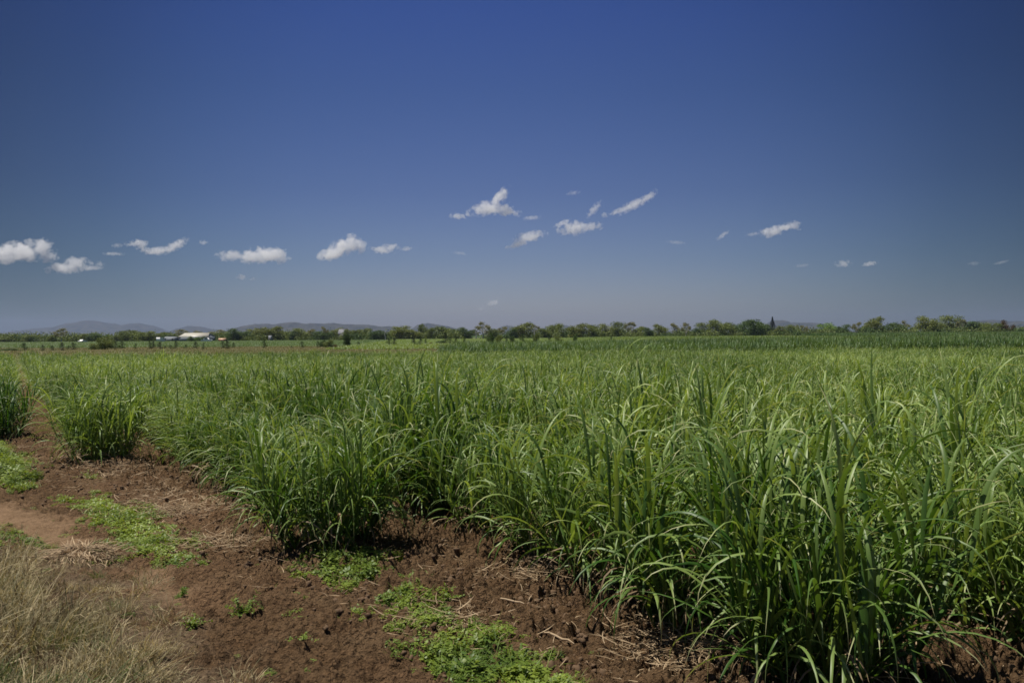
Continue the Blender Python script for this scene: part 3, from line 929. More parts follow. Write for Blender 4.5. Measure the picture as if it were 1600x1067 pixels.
def straw_heap(px, py, r_, h_, n_, lab):
    x, y = gp(px, py)
    bb = BB()
    a = U(0, 6.28, n_); rr = np.sqrt(U(0, 1, n_))
    zz = h_ * (1 - rr ** 2)
    base = np.stack([rr * r_ * np.cos(a), rr * r_ * 0.75 * np.sin(a), zz * U(0.6, 1.05, n_)], -1)
    bb.add(blades(base, a + RNG.normal(0, 0.5, n_), U(0.10, 0.34, n_), U(0.006, 0.013, n_), U(-0.3, 0.5, n_), U(0.2, 1.3, n_), seg=5, sway=RNG.normal(0, .6, n_), twist=RNG.normal(0, 1.4, n_)))
    o = obj('straw_heap', bb.mesh('straw_heap', [M['straw']]))
    o.location = (x, y, float(zlow(x, y)) - 0.01)
    tag(o, lab, 'straw heap')
straw_heap(122, 872, 0.42, 0.13, 620, 'low heap of dry tan straw on the verge left of the bright weed mat')

# long pale stalks lying about
for (px, py, ln, az, lab) in [(15, 888, 0.55, 0.2, 'long pale dry stalk lying at the left edge by the straw heap'),
                             (650, 775, 0.3, 1.1, 'short dry stalk in the furrow right of the isolated clump'),
                             (870, 1000, 0.34, -0.9, 'split pale cane stalk lying on bare soil above the trailing weeds'),
                             (800, 950, 0.26, -0.6, 'greyish broken cane stalk in the furrow mouth'),
                             (202, 790, 0.3, 0.9, 'grey stick on dark soil above the bright weed mat')]:
    x, y = gp(px, py)
    mb = MB()
    pts_ = []
    for i in range(6):
        s = i / 5 - 0.5
        pts_.append((s * ln * math.cos(az) + RNG.normal(0, .006), s * ln * math.sin(az) + RNG.normal(0, .006), 0.02 + RNG.uniform(0, 0.015)))
    mb.tube(pts_, [0.006, 0.009, 0.010, 0.0095, 0.008, 0.004], 6)
    nv = sum(len(v) for v in mb.v)
    o = mb.build('dry_stalk', M['straw'], smooth=True, attrs={'tint': np.full(nv, 0.8), 'along': np.zeros(nv)})
    o.location = (x, y, float(zlow(x, y)) + 0.015)
    tag(o, lab, 'stalk', 'dry stalks lying on the headland')

def clod(seed):
    import bmesh
    bm = bmesh.new()
    bmesh.ops.create_icosphere(bm, subdivisions=2, radius=1)
    v = np.array([list(q.co) for q in bm.verts]); f = np.array([[q.index for q in g.verts] for g in bm.faces])
    bm.free()
    r = 1 + 0.55 * perlin(v[:, 0] * 1.3 + seed * 7, v[:, 1] * 1.3 + v[:, 2] * 1.9) + 0.42 * perlin(v[:, 0] * 2.7 + seed, v[:, 2] * 2.7 + v[:, 1])
    v = v * r[:, None] * np.array([1, 0.8, 0.62])
    return src('clod', mesh_np('clod', v, f, [M['clod']], False))
cl_src = [clod(i) for i in range(8)]
n0 = 60000
x = U(-13, 5, n0); y = U(4.4, 20, n0)
o_, t_ = ot(x, y)
endl = np.interp(o_, [-4.5, 0, 1.45, 2.95, 4.7, 6.5, 30], [34, 21.6, 16.6, 8.6, 3.2, 1.0, -24])
pth, vrg = near_zones(x, y)
dens = (0.35 + 0.65 * sstep(-5, -1.5, t_ - endl)) * sstep(-9, -6, t_ - endl) * sstep(5, 1, t_ - endl) * (1 - pth) * (1 - vrg) * (0.35 + 0.8 * sstep(-.2, .4, perlin(x * 1.3, y * 1.3)))
k = (RNG.random(n0) < dens * 0.8) & (np.abs(x) < y * 0.66 + 1)
x, y = x[k], y[k]
sz = 0.007 + 0.030 * RNG.random(len(x)) ** 2.6
scatter('soil_rubble', cl_src, np.column_stack([x, y, zlow(x, y) + clods(x, y) + sz * 0.2]), U(0, 6.28, len(x)), sz, RNG.normal(0, 0.5, (len(x), 2)),
        label='loose brown clods strewn over the tilled headland', cat='soil')

# tall single shoots standing above the crop near the middle
for (px, ptop, Y, lean, lab) in [(1010, 522, 9.5, 0.25, 'bent cane blade tip reaching highest above the field, almost to the tree line'),
                                 (1024, 536, 9.0, 0.5, 'short hooked cane blade just right of the highest blade tip')]:
    x = gx(px, Y)
    top = CAM_H + (hor_at(px) - ptop) / F * Y
    zz = float(zlow(x, Y))
    bb = BB()
    b0 = np.array([[0, 0, 0.0]])
    bb.add(blades(b0, 2.8, top - zz - 0.02, 0.010, 1.53, 0.12, seg=10, tint=np.array([0.9]), wbase=0.8))
    b1 = bb.v[0][-2] - np.array([0, 0, 0.12])
    bb.add(blades(b1[None, :], 0.0, 0.28, 0.018, 0.6 + lean, 1.2, seg=6, tint=np.array([1.0])))
    o = obj('cane_shoot', bb.mesh('cane_shoot', [M['cane']]))
    o.location = (x, Y, zz)
    tag(o, lab, 'cane shoot', 'single shoots rising over the crop')

# ------------------------------------------------------------------ trees
BARK = plain_mat('bark', (0.16, 0.12, 0.09), 0.9, 0.3, 2)
PALE_BARK = plain_mat('pale_bark', (0.50, 0.46, 0.40), 0.8, 0.2, 2)
TCOL = {
    'olive': ((0.076, 0.113, 0.031), (0.229, 0.270, 0.080)),
    'dark': ((0.037, 0.070, 0.023), (0.121, 0.185, 0.054)),
    'yellow': ((0.095, 0.120, 0.030), (0.250, 0.285, 0.080)),
    'gum': ((0.118, 0.130, 0.066), (0.293, 0.282, 0.142)),
    'bright': ((0.064, 0.137, 0.018), (0.218, 0.328, 0.047)),
    'conifer': ((0.010, 0.022, 0.010), (0.028, 0.046, 0.022)),
    'sapling': ((0.010, 0.022, 0.008), (0.034, 0.058, 0.018)),
    'young': ((0.025, 0.055, 0.014), (0.070, 0.115, 0.030)),
    'rust': ((0.060, 0.040, 0.018), (0.130, 0.085, 0.035)),
}
TM = {k: leaf_mat('foliage_' + k, a, b, rough=0.6, trans=0.2, spec=0.25, field_scale=0.3, field_amt=0.15) for k, (a, b) in TCOL.items()}

def leaf_tris(cent, size, tint):
    """clump leaves: small random quads"""
    n = len(cent)
    a = RNG.normal(0, 1, (n, 3)); a /= np.linalg.norm(a, axis=1, keepdims=True)
    b = RNG.normal(0, 1, (n, 3)); b -= (a * b).sum(1, keepdims=True) * a; b /= np.linalg.norm(b, axis=1, keepdims=True)
    a *= size[:, None]; b *= size[:, None] * 0.65
    v = np.stack([cent - a, cent - b * 0.9 + a * .1, cent + a, cent + b], 1).reshape(-1, 3)
    q = np.arange(n * 4).reshape(n, 4)
    return v, q, np.repeat(tint, 4)

def make_tree(kind, seed, w=1.0):
    """unit tree: height 1, crown about w wide; returned as an Empty with trunk and crown"""
    global RNG
    rr = random.Random(seed)
    RNG = np.random.default_rng(1000 + seed)
    root = bpy.data.objects.new({'conifer': 'conifer_tree', 'young': 'young_tree', 'sapling': 'young_tree'}.get(kind, 'tree'), None)
    mb = MB()
    lobes = []
    if kind == 'conifer':
        mb.tube([(0, 0, -0.02), (0.004, 0, 0.5), (0, 0, 0.99)], [0.022, 0.014, 0.003], 6)
        for i in range(17):
            z = 0.10 + 0.87 * i / 16
            r_ = 0.5 * w * (1 - (z - 0.08) / 0.95) ** 0.85 * rr.uniform(0.75, 1.1)
            for k in range(7):
                a = 2 * math.pi * (k + rr.random()) / 7
                L_ = r_ * rr.uniform(0.7, 1.0)
                mb.tube([(0, 0, z), (L_ * math.cos(a), L_ * math.sin(a), z + 0.01)], [0.005, 0.002], 4)
                for s in (0.45, 0.8):
                    lobes.append((s * L_ * math.cos(a), s * L_ * math.sin(a), z, r_ * 0.28 + .01, 0.018, 30))
    elif kind in ('young', 'sapling'):
        mb.tube([(0, 0, -0.03), (0.01, 0, 0.4), (0, 0.01, 0.9)], [0.025, 0.018, 0.006], 6)
        for i in range(9):
            z = 0.12 + 0.80 * i / 8
            r_ = 0.42 * w * (math.sin(math.pi * min(1, 0.25 + 0.72 * z)) ** 0.8) * rr.uniform(0.7, 1.1)
            a = rr.uniform(0, 6.28)
            mb.tube([(0, 0, z * .8), (r_ * .6 * math.cos(a), r_ * .6 * math.sin(a), z)], [0.008, 0.003], 4)
            lobes.append((r_ * 0.35 * math.cos(a), r_ * 0.35 * math.sin(a), z, r_ * 1.0, 0.11, 110))
    else:
        airy = kind == 'gum'
        fork = rr.uniform(0.18, 0.32) if not airy else rr.uniform(0.3, 0.42)
        mb.tube([(0, 0, -0.03), (rr.uniform(-.02, .02), 0, fork * .6), (rr.uniform(-.03, .03), rr.uniform(-.03, .03), fork)], [0.035, 0.028, 0.024], 7)
        nl = rr.randint(8, 11) if not airy else rr.randint(9, 12)
        for i in range(nl):
            a = 2 * math.pi * i / nl + rr.uniform(-.4, .4)
            z = rr.uniform(0.40, 0.86) if i < nl - 2 else rr.uniform(0.82, 0.90)
            prof = math.sqrt(max(0.05, 1 - ((z - 0.52) / 0.50) ** 2))
            rad = 0.5 * w * prof * rr.uniform(0.5, 0.75)
            x, y = rad * math.cos(a), rad * math.sin(a)
            mid = (x * .45, y * .45, fork + (z - fork) * .6)
            mb.tube([(0, 0, fork * .9), mid, (x, y, z)], [0.016, 0.010, 0.003], 5)
            s = rr.uniform(0.13, 0.22) * (0.75 if airy else 1.1)
            if airy and i == 0: lobes.append((0, 0, 0.62, 0.36 * w, 0.26, 300))
            lobes.append((x, y, z, s * w * 1.15, s * 0.75, int(190 * (0.75 if airy else 1))))
        if not airy:
            for i in range(6):       # skirts low down
                a = rr.uniform(0, 6.28); x, y = 0.36 * w * math.cos(a), 0.36 * w * math.sin(a)
                lobes.append((x, y, rr.uniform(0.16, 0.34), 0.15 * w, 0.12, 110))
            lobes.append((0, 0, 0.55, 0.42 * w, 0.34, 1100))
            lobes.append((0, 0, 0.28, 0.42 * w, 0.24, 600))
    bark = PALE_BARK if kind == 'gum' else BARK
    tr = mb.build('trunk', bark, root, True, link=False)
    C_, S_, T_ = [], [], []
    for (x, y, z, rh, rv, n) in lobes:
        p = RNG.normal(0, 1, (n, 3)); p /= np.linalg.norm(p, axis=1, keepdims=True)
        rad = (RNG.random(n) ** 0.45)[:, None] * (1 + 0.25 * RNG.normal(0, 1, (n, 1)) * 0.5)
        p = p * rad * np.array([rh, rh, rv]) + np.array([x, y, z])
        C_.append(p); S_.append(RNG.uniform(0.016, 0.034, n) * (1.0 if kind != 'conifer' else 0.8))
        T_.append(np.clip(RNG.uniform(0.1, 0.9) * 0.5 + RNG.random(n) * 0.5, 0, 1))
    C_ = np.concatenate(C_); S_ = np.concatenate(S_); T_ = np.concatenate(T_)
    C_[:, 2] = np.maximum(C_[:, 2], 0.03)
    C_[:, 2] *= 1.0 / max(C_[:, 2].max(), 0.9)
    v, q, t = leaf_tris(C_, S_, T_)
    me = mesh_np('crown', v, q, [TM[kind]], False, {'tint': t, 'along': np.zeros(len(t))})
    cr_ = bpy.data.objects.new('crown', me); cr_.parent = root
    return root

def link_copy(proto):
    r = proto.copy(); COL.objects.link(r)
    for ch in list(proto.children):
        c = ch.copy(); COL.objects.link(c); c.parent = r
    return r

PROTO = {}
for kind, cnt in (('olive', 4), ('dark', 4), ('yellow', 3), ('gum', 4), ('bright', 2), ('conifer', 1), ('young', 5), ('sapling', 4), ('rust', 1)):
    PROTO[kind] = [make_tree(kind, hash_ * 13 + len(kind) * 101) for hash_ in range(cnt)]
RNG = np.random.default_rng(77)

# photo column, photo row of the top, width in photo pixels, kind
TREES = [(5,525,16,'olive'),(18,522,18,'olive'),(34,527,10,'dark'),(48,523,20,'olive'),(62,523,20,'olive'),(81,522.5,11,'olive'),(96,512,18,'gum'),(110,524,18,'olive'),(128,521,20,'olive'),
(148,520,20,'dark'),(166,522,14,'bright'),(182,523,14,'olive'),(199,515,20,'olive'),(213,515.5,16,'olive'),(231,516.5,18,'olive'),(246,520,14,'olive'),(264,518.5,22,'olive'),
(285,514.5,20,'gum'),(311,516,18,'gum'),(340,514.5,22,'gum'),(365,512.5,22,'dark'),(380,517.5,18,'dark'),(394,513,18,'yellow'),
(407,510.5,20,'yellow'),(427,509,24,'yellow'),(445,517.5,16,'olive'),(458,516,11,'dark'),(470,512,20,'olive'),(485,513.5,16,'gum'),(505,517,24,'dark'),(508,509.5,11,'gum'),
(528,511,20,'yellow'),(545,513.5,14,'olive'),(556,515,14,'olive'),(570,512,18,'olive'),(585,516,14,'dark'),(597,515,12,'dark'),(613,515.5,14,'olive'),
(627,508,26,'yellow'),(648,514.5,17,'yellow'),(661,505,12,'olive'),(673,511.5,12,'olive'),(690,509,20,'olive'),(705,512.5,15,'olive'),(716,510.5,18,'dark'),(731,513,18,'dark'),
(743,514,10,'gum'),(755,502,18,'gum'),(770,512,15,'olive'),(785,510,15,'gum'),(800,512.5,15,'dark'),
(817,503,27,'yellow'),(836,506.5,13,'gum'),(851,512.5,17,'olive'),(868,504.5,20,'olive'),(885,511,15,'olive'),(905,504.5,27,'yellow'),(926,506.5,16,'olive'),
(947,504.5,24,'yellow'),(966,501.5,18,'olive'),(985,502,16,'gum'),(1000,509.5,15,'olive'),(1013,511,13,'dark'),(1032,505.5,18,'yellow'),(1055,504,15,'gum'),
(1072,503.5,13,'gum'),(1088,512,12,'dark'),(1099,503,19,'olive'),(1122,498,26,'olive'),(1141,503,15,'olive'),(1160,500,25,'dark'),(1178,497,22,'dark'),(1193,502,18,'dark'),
(1207,495,12,'conifer'),(1219,508.5,15,'yellow'),(1232,506.5,13,'olive'),(1244,506.5,13,'yellow'),(1257,508,12,'gum'),(1272,514.5,13,'dark'),(1293,503.5,27,'bright'),
(1317,506,18,'dark'),(1338,503,14,'gum'),(1347,508,12,'dark'),(1357,510,12,'dark'),(1366,494,23,'yellow'),(1379,508,13,'dark'),(1400,503,24,'dark'),
(1412,500,14,'gum'),(1428,509,13,'olive'),(1447,492.5,26,'yellow'),(1465,500.5,16,'olive'),(1486,491.5,28,'olive'),(1503,498,13,'gum'),(1516,501,24,'dark'),
(1538,503,19,'olive'),(1555,503.5,15,'olive'),(1568,499,12,'rust'),(1583,507,11,'rust'),(1600,509,14,'olive')]
MARKS = [(303, 'the farm shed'), (535, 'the pale grey house'), (755, 'the tall airy gum'), (1207, 'the dark pointed conifer'), (1293, 'the round lime green tree'), (1486, 'the big domed tree')]
SPECIAL = {
 96: 'tall pale feathery gum standing above the olive trees at far left',
 755: 'tall airy gum with sky showing through, highest of the middle tree line',
 1207: 'dark pointed conifer, the only spire in the tree line',
 1293: 'round lime green tree right of the conifer, brightest in the line',
 1366: 'tall yellowish spreading tree standing alone above dark bushes on the right',
 1447: 'broad yellow green tree just left of the big domed tree',
 1486: 'big domed olive tree, the largest crown toward the right end',
 1178: 'broad dark tree, tallest of the mass left of the conifer',
 365: 'dense green tree rising just right of the farm shed',
 285: 'thin greyish tree behind the left part of the shed roof',
 311: 'thin greyish tree behind the right part of the shed roof',
 627: 'rounded yellow tree, widest between the grey house and the tall airy gum',
 661: 'narrow olive tree poking above its neighbours right of the wide yellow tree',
}
LOOK = {'olive': 'olive green', 'dark': 'dark green', 'yellow': 'yellowish', 'gum': 'thin airy', 'bright': 'fresh green', 'rust': 'rusty brown', 'conifer': 'dark'}
ORD = ['first', 'second', 'third', 'fourth', 'fifth', 'sixth', 'seventh', 'eighth', 'ninth', 'tenth', 'eleventh', 'twelfth', 'thirteenth', 'fourteenth', 'fifteenth', 'sixteenth', 'seventeenth', 'eighteenth', 'nineteenth', 'twentieth', 'twenty-first']
def relate(px, xs):
    """which landmark is nearest along the line, and how many of the same row lie between"""
    m = min(MARKS, key=lambda q: abs(q[0] - px))
    side = 'right' if px > m[0] else 'left'
    cnt = sum(1 for q in xs if (m[0] < q <= px if side == 'right' else px <= q < m[0]))
    return m[1], side, cnt
for i, (px, top, wpx, kind) in enumerate(TREES):
    Y = 385 + 18 * math.sin(i * 2.1) + (i % 3) * 9
    if px > 1200: Y += 10
    hgt_ = CAM_H + (hor_at(px) - top) / F * Y
    wid = wpx / F * Y * 1.48
    r = link_copy(PROTO[kind][i % len(PROTO[kind])])
    r.location = (gx(px, Y), Y, 0)
    r.rotation_euler = (0, 0, random.uniform(0, 6.28))
    r.scale = (wid, wid, hgt_)
    if px in SPECIAL:
        lab = SPECIAL[px]
    else:
        m, side, c = relate(px, [t[0] for t in TREES])
        lab = f'{LOOK[kind]} tree in the far line, {ORD[min(c, 21) - 1]} {side} of {m}'
    tag(r, lab, 'tree', 'trees in the line beyond the fields')

# rough scrub filling in under the line of trees
scrub_src = []
for i in range(4):
    n = 420
    p = RNG.normal(0, 1, (n, 3)) * np.array([1.5, 0.8, 0.65]) + np.array([0, 0, 1.1]); p[:, 2] = np.abs(p[:, 2])
    v, q, t = leaf_tris(p, RNG.uniform(0.12, 0.28, n), RNG.random(n))
    scrub_src.append(src('scrub', mesh_np('scrub', v, q, [TM['olive' if i % 2 else 'dark']], False, {'tint': t, 'along': np.zeros(len(t))})))
n0 = 420
xs = np.sort(U(-290, 300, n0)); ys = 400 + RNG.normal(0, 10, n0)
gap = ~((np.abs(xs - gx(303, 400)) < 12) | (np.abs(xs - gx(535, 400)) < 4.0) | (np.abs(xs - gx(745, 400)) < 3))
xs, ys = xs[gap], ys[gap]
scatter('scrub_undergrowth', scrub_src, np.column_stack([xs, ys, np.zeros(len(xs))]), RNG.normal(0, .4, len(xs)), U(0.8, 1.9, len(xs)),
        label='dark tangled undergrowth along the foot of the far tree line', cat='undergrowth')

# young planted trees and bushes on the brown strip
YOUNG = [(12,545,552,24,'dark'),(38,538,551,12,'young'),(67,540,550,8,'young'),(82,541,550,9,'young'),(97,537,550,6,'conifer'),(107,541,548,6,'young'),(114,537,548,7,'conifer'),
(148,538,548,14,'bright'),(164,529,548,17,'bright'),(180,535,547,12,'young'),(191,535,547,12,'young'),(212,538,547,5,'young'),(234,531,547,6,'young'),(239,535,547,6,'conifer'),
(250,536,547,7,'conifer'),(258,541,547,5,'young'),(266,540,547,8,'young'),(274,534,547,8,'young'),(290,539,546,5,'young'),(306,535,546,6,'conifer'),(318,537,548,5,'young'),
(348,535,546,9,'young'),(355,533,546,7,'conifer'),(365,536,545,5,'young'),(413,533,545,8,'young'),(455,541,545,6,'young'),(472,535,545,8,'young'),(497,534,544,6,'young'),(504,533,544,7,'dark'),
(514,533,544.5,11,'bright'),(522,539,543.5,8,'rust'),(542,524,543.5,8,'dark'),(560,535,543.5,6,'young'),(608,530,542.5,9,'young'),(616,530,542.5,6,'conifer'),
(647,530,541.5,7,'conifer'),(657,531,542.5,9,'young'),(665,531,541,5,'young'),(672,536,541,6,'rust'),(689,533,540,11,'dark'),(696,522,540,8,'conifer'),(703,528,540,8,'young'),
(712,526,537,6,'young'),(725,528,536,6,'young'),(767,523,533,9,'dark'),(780,526,533,8,'bright'),(791,527,533,7,'young'),(800,527,533,6,'dark'),
(817,524,532,10,'young'),(838,523,532,7,'bright'),(858,525,531,6,'young'),(872,527,531,10,'bright'),(899,523,531,5,'dark'),(955,526,531,5,'young')]
YLOOK = {'young': 'small green young tree', 'conifer': 'slim dark young tree', 'dark': 'low dark bush', 'bright': 'light green bush', 'rust': 'small brownish bush'}
YMARK = [(164, 'the large light green bush'), (303, 'the farm shed'), (542, 'the tallest dark sapling'), (696, 'the pointed sapling beside tall cane')]
YSPEC = {164: 'large light green bush, widest on the brown strip at the left', 542: 'tallest dark sapling, in front of the pale grey house',
         696: 'pointed sapling standing where the tall dark cane block begins', 12: 'low dark bush at the left edge of the brown strip'}
for i, (px, top, bot, wpx, kind) in enumerate(YOUNG):
    Y = min(max(CAM_H * F / (bot - hor_at(px)), 135), 232)
    if px > 705: Y = 150 + (px - 700) * 0.12
    hgt_ = CAM_H + (hor_at(px) - top) / F * Y
    wid = wpx / F * Y * 1.45
    pk = {'bright': 'olive', 'conifer': 'sapling'}.get(kind, kind)
    r = link_copy(PROTO[pk][i % len(PROTO[pk])])
    r.name = 'roadside_bush' if kind in ('dark', 'bright', 'rust') else 'young_tree'
    r.location = (gx(px, Y), Y, 0)
    r.rotation_euler = (0, 0, random.uniform(0, 6.28))
    r.scale = (wid * (1.5 if kind == 'conifer' else 1.15), wid * (1.5 if kind == 'conifer' else 1.15), hgt_)
    if px in YSPEC: lab = YSPEC[px]
    else:
        m = min(YMARK, key=lambda q: abs(q[0] - px)); side = 'right' if px > m[0] else 'left'
        c = sum(1 for q in YOUNG if (m[0] < q[0] <= px if side == 'right' else px <= q[0] < m[0]))
        if m[0] == 303:
            lab = f'{YLOOK[kind]} below and in front, {ORD[c - 1]} to the {side} of {m[1]}'
        else:
            lab = f'{YLOOK[kind]} on the strip, {ORD[c - 1]} {side} of {m[1]}'
    tag(r, lab, 'bush' if kind in ('dark', 'bright', 'rust') else 'young tree', 'young trees and bushes between the fields')
    r.scale.z *= 1.2

# bare white limbs
def bare_tree(px, top, Y, pts_, lab):
    root = empty('bare_tree', (gx(px, Y), Y, 0))
    H = CAM_H + (hor_at(px) - top) / F * Y
    mb = MB()
    mb.tube([(a * H, 0, b * H) for a, b in pts_], [0.22, 0.2, 0.17, 0.13, 0.08][:len(pts_)], 6)
    mb.build('trunk', PALE_BARK, root, True)
    mb = MB()
    a, b = pts_[-2]
    mb.tube([(a * H, 0, b * H), ((a + 0.12) * H, 0.3, (b + 0.2) * H)], [0.09, 0.03], 5)
    mb.tube([(a * H, 0, b * H * .9), ((a - 0.10) * H, -0.3, (b + 0.12) * H)], [0.08, 0.03], 5)
    mb.build('limb', PALE_BARK, root, True)
    tag(root, lab, 'tree')
bare_tree(602, 515, 372, [(0, 0), (0.02, 0.3), (-0.05, 0.55), (0.0, 0.8), (0.12, 1.0)], 'bare curved white trunk in the far line right of the grey house')
bare_tree(835, 509, 372, [(0, 0), (0.01, 0.35), (0.0, 0.6), (0.03, 0.85), (-0.03, 1.0)], 'slim bare white trunk in the middle of the far tree line')
bare_tree(744, 510, 372, [(0, 0), (0.01, 0.35), (-0.03, 0.6), (-0.05, 0.85), (-0.02, 1.0)], 'slim bare grey trunk just left of the tall airy gum')

# ------------------------------------------------------------------ farm buildings
M['roof_white'] = plain_mat('cream_roof', (0.40, 0.38, 0.32), 0.5, 0.06, 0.6)
M['wall_grey'] = plain_mat('grey_wall', (0.17, 0.19, 0.21), 0.7, 0.1, 0.5)
M['wall_pale'] = plain_mat('pale_wall', (0.22, 0.23, 0.25), 0.7, 0.1, 0.5)
M['dull_roof'] = plain_mat('dull_grey_sheet', (0.12, 0.125, 0.14), 0.7, 0.1, 0.5)
M['white'] = plain_mat('white_paint', (0.78, 0.78, 0.76), 0.35, 0.03)
M['dark'] = plain_mat('dark_opening', (0.025, 0.025, 0.028), 0.6, 0.1)
M['tan'] = plain_mat('tan_sheet', (0.55, 0.36, 0.22), 0.5, 0.1)
M['tyre'] = plain_mat('tyre', (0.02, 0.02, 0.02), 0.8, 0.1)
M['glass'] = plain_mat('dark_glass', (0.03, 0.04, 0.05), 0.1, 0.05)
M['red'] = plain_mat('dull_red', (0.28, 0.06, 0.04), 0.5, 0.1)

def gable(name, px0, px1, Y, eave, ridge, depth, wall_m, roof_m, lab, cat, doors=(), over=0.35, hip=0.0, windows=()):
    x0, x1 = gx(px0, Y), gx(px1, Y)
    cx = (x0 + x1) / 2; w = (x1 - x0) / 2
    root = empty(name, (cx, Y, 0))
    tag(root, lab, cat)
    m = MB(); m.box(-w, w, 0, depth, 0, eave)
    v = [(-w, 0, eave), (-w, depth, eave), (-w + hip, depth / 2, ridge - 0.05), (w, 0, eave), (w, depth, eave), (w - hip, depth / 2, ridge - 0.05)]
    m.add(v, [(0, 2, 1), (3, 4, 5)])
    m.build('wall', wall_m, root)
    m = MB()
    th = 0.12
    for s in (0, 1):
        y0 = -over if s == 0 else depth + over
        e = eave - 0.05
        pts = [(-w - over, y0, e), (w + over, y0, e), (w + over - hip, depth / 2, ridge), (-w - over + hip, depth / 2, ridge)]
        m.hexa([tuple(p) for p in pts] + [(p[0], p[1], p[2] + th) for p in pts])
    rf = m.build('roof', roof_m, root)
    if True:
        m = MB(); m.box(-w - over + hip, w + over - hip, depth / 2 - 0.2, depth / 2 + 0.2, ridge + th - 0.02, ridge + th + 0.06)
        m.build('ridge_cap', roof_m, rf)
    for (a, b, hh) in doors:
        m = MB(); m.box(-w + a * 2 * w, -w + b * 2 * w, -0.03, 0.05, 0, hh)
        m.build('door', M['dark'], root)
    for (a, b, z0, z1) in windows:
        m = MB(); m.box(-w + a * 2 * w, -w + b * 2 * w, -0.03, 0.05, z0, z1)
        m.build('window', M['glass'], root)
    return root
gable('farm_shed', 280, 325, 372, 2.3, 4.0, 9, M['wall_grey'], M['roof_white'], 'long grey farm shed with a cream white gable roof among the far trees', 'shed', doors=((0.55, 0.68, 2.0), (0.75, 0.9, 2.0)), hip=1.3)
gable('farmhouse', 529, 540, 392, 3.2, 5.6, 6, M['dull_roof'], M['dull_roof'], 'pale grey house half hidden in the tree line', 'house', doors=((0.6, 0.75, 2.1),), windows=((0.15, 0.4, 1.1, 2.1),))
gable('small_hut', 419.5, 424, 380, 1.9, 2.6, 1.6, M['wall_pale'], M['wall_pale'], 'tiny pale hut at the foot of the yellowish trees right of the shed', 'hut', doors=((0.3, 0.6, 1.6),), over=0.1)
gable('open_shelter', 341.5, 351.5, 362, 1.0, 1.5, 2, M['red'], M['tan'], 'low tan roofed shelter right of the farm shed', 'shelter', doors=((0.3, 0.6, 0.8),), over=0.2)
gable('low_outbuilding', 257, 276, 384, 1.7, 2.3, 4, M['wall_grey'], M['wall_grey'], 'low dark grey outbuilding left of the farm shed', 'outbuilding', doors=((0.6, 0.7, 1.5),))

def vehicle(px, Y, L_, H_, lab, cat, rz, van=False):
    root = empty('parked_' + cat, (gx(px, Y), Y, 0), rz)
    tag(root, lab, cat)
    w = 0.85
    m = MB()
    if van:
        prof = [(-L_/2, .35), (L_/2, .35), (L_/2, H_*.5), (L_/2-.35, H_*.62), (L_/2-.9, H_), (-L_/2, H_)]
    else:
        prof = [(-L_/2, .4), (L_/2, .4), (L_/2, H_*.55), (L_*.22, H_*.6), (L_*.10, H_), (-L_*.16, H_), (-L_*.2, H_*.6), (-L_/2, H_*.58)]
    v = [(x, -w, z) for x, z in prof] + [(x, w, z) for x, z in prof]
    n = len(prof)
    m.add(v, [(i, (i + 1) % n, n + (i + 1) % n, n + i) for i in range(n)])
    m.add([(p[0], p[1], p[2]) for p in v[:n]], [(0, i, i + 1) for i in range(1, n - 1)])
    m.add([(p[0], p[1], p[2]) for p in v[n:]], [(0, i + 1, i) for i in range(1, n - 1)])
    m.build('body', M['white'], root)
    m = MB()
    a, b = (L_/2-1.5, L_/2-.95) if van else (-L_*.13, L_*.10)
    m.box(a, b, -w - .01, w + .01, H_ * .64, H_ * .92)
    m.build('side_window', M['glass'], root)
    for sx in (-.32, .32):
        for sy in (-w, w):
            m = MB(); m.tube([(sx * L_, sy - .1, .34), (sx * L_, sy + .1, .34)], [.34, .34], 14)
            wh = m.build('wheel', M['tyre'], root)
            m = MB(); m.tube([(sx * L_, sy - .12, .34), (sx * L_, sy + .12, .34)], [.18, .18], 10)
            m.build('rim', M['wall_pale'], wh)
vehicle(251, 352, 3.9, 2.1, 'white van parked left of the farm shed', 'van', 1.45, True)
vehicle(323, 352, 4.4, 1.9, 'white pickup parked against the right end of the farm shed', 'pickup', 0.05)
vehicle(129, 352, 3.8, 1.4, 'small white car far left below the dark tree', 'car', 1.4)

# dark garden bushes in front of the shed
for (px, top, wpx, kind, lab) in [(298, 525, 12, 'dark', 'dark round bush in front of the middle of the shed'), (309, 526.5, 12, 'bright', 'light green bush in front of the shed wall'),
                             (319, 525, 9, 'dark', 'dark bush at the right corner of the shed')]:
    Y = 362
    r = link_copy(PROTO[kind][0]); r.name = 'garden_bush'
    r.location = (gx(px, Y), Y, 0)
    hh = CAM_H + (hor_at(px) - top) / F * Y
    r.scale = (wpx / F * Y * 1.1, wpx / F * Y * 1.1, hh)
    tag(r, lab, 'bush', 'garden bushes by the shed')

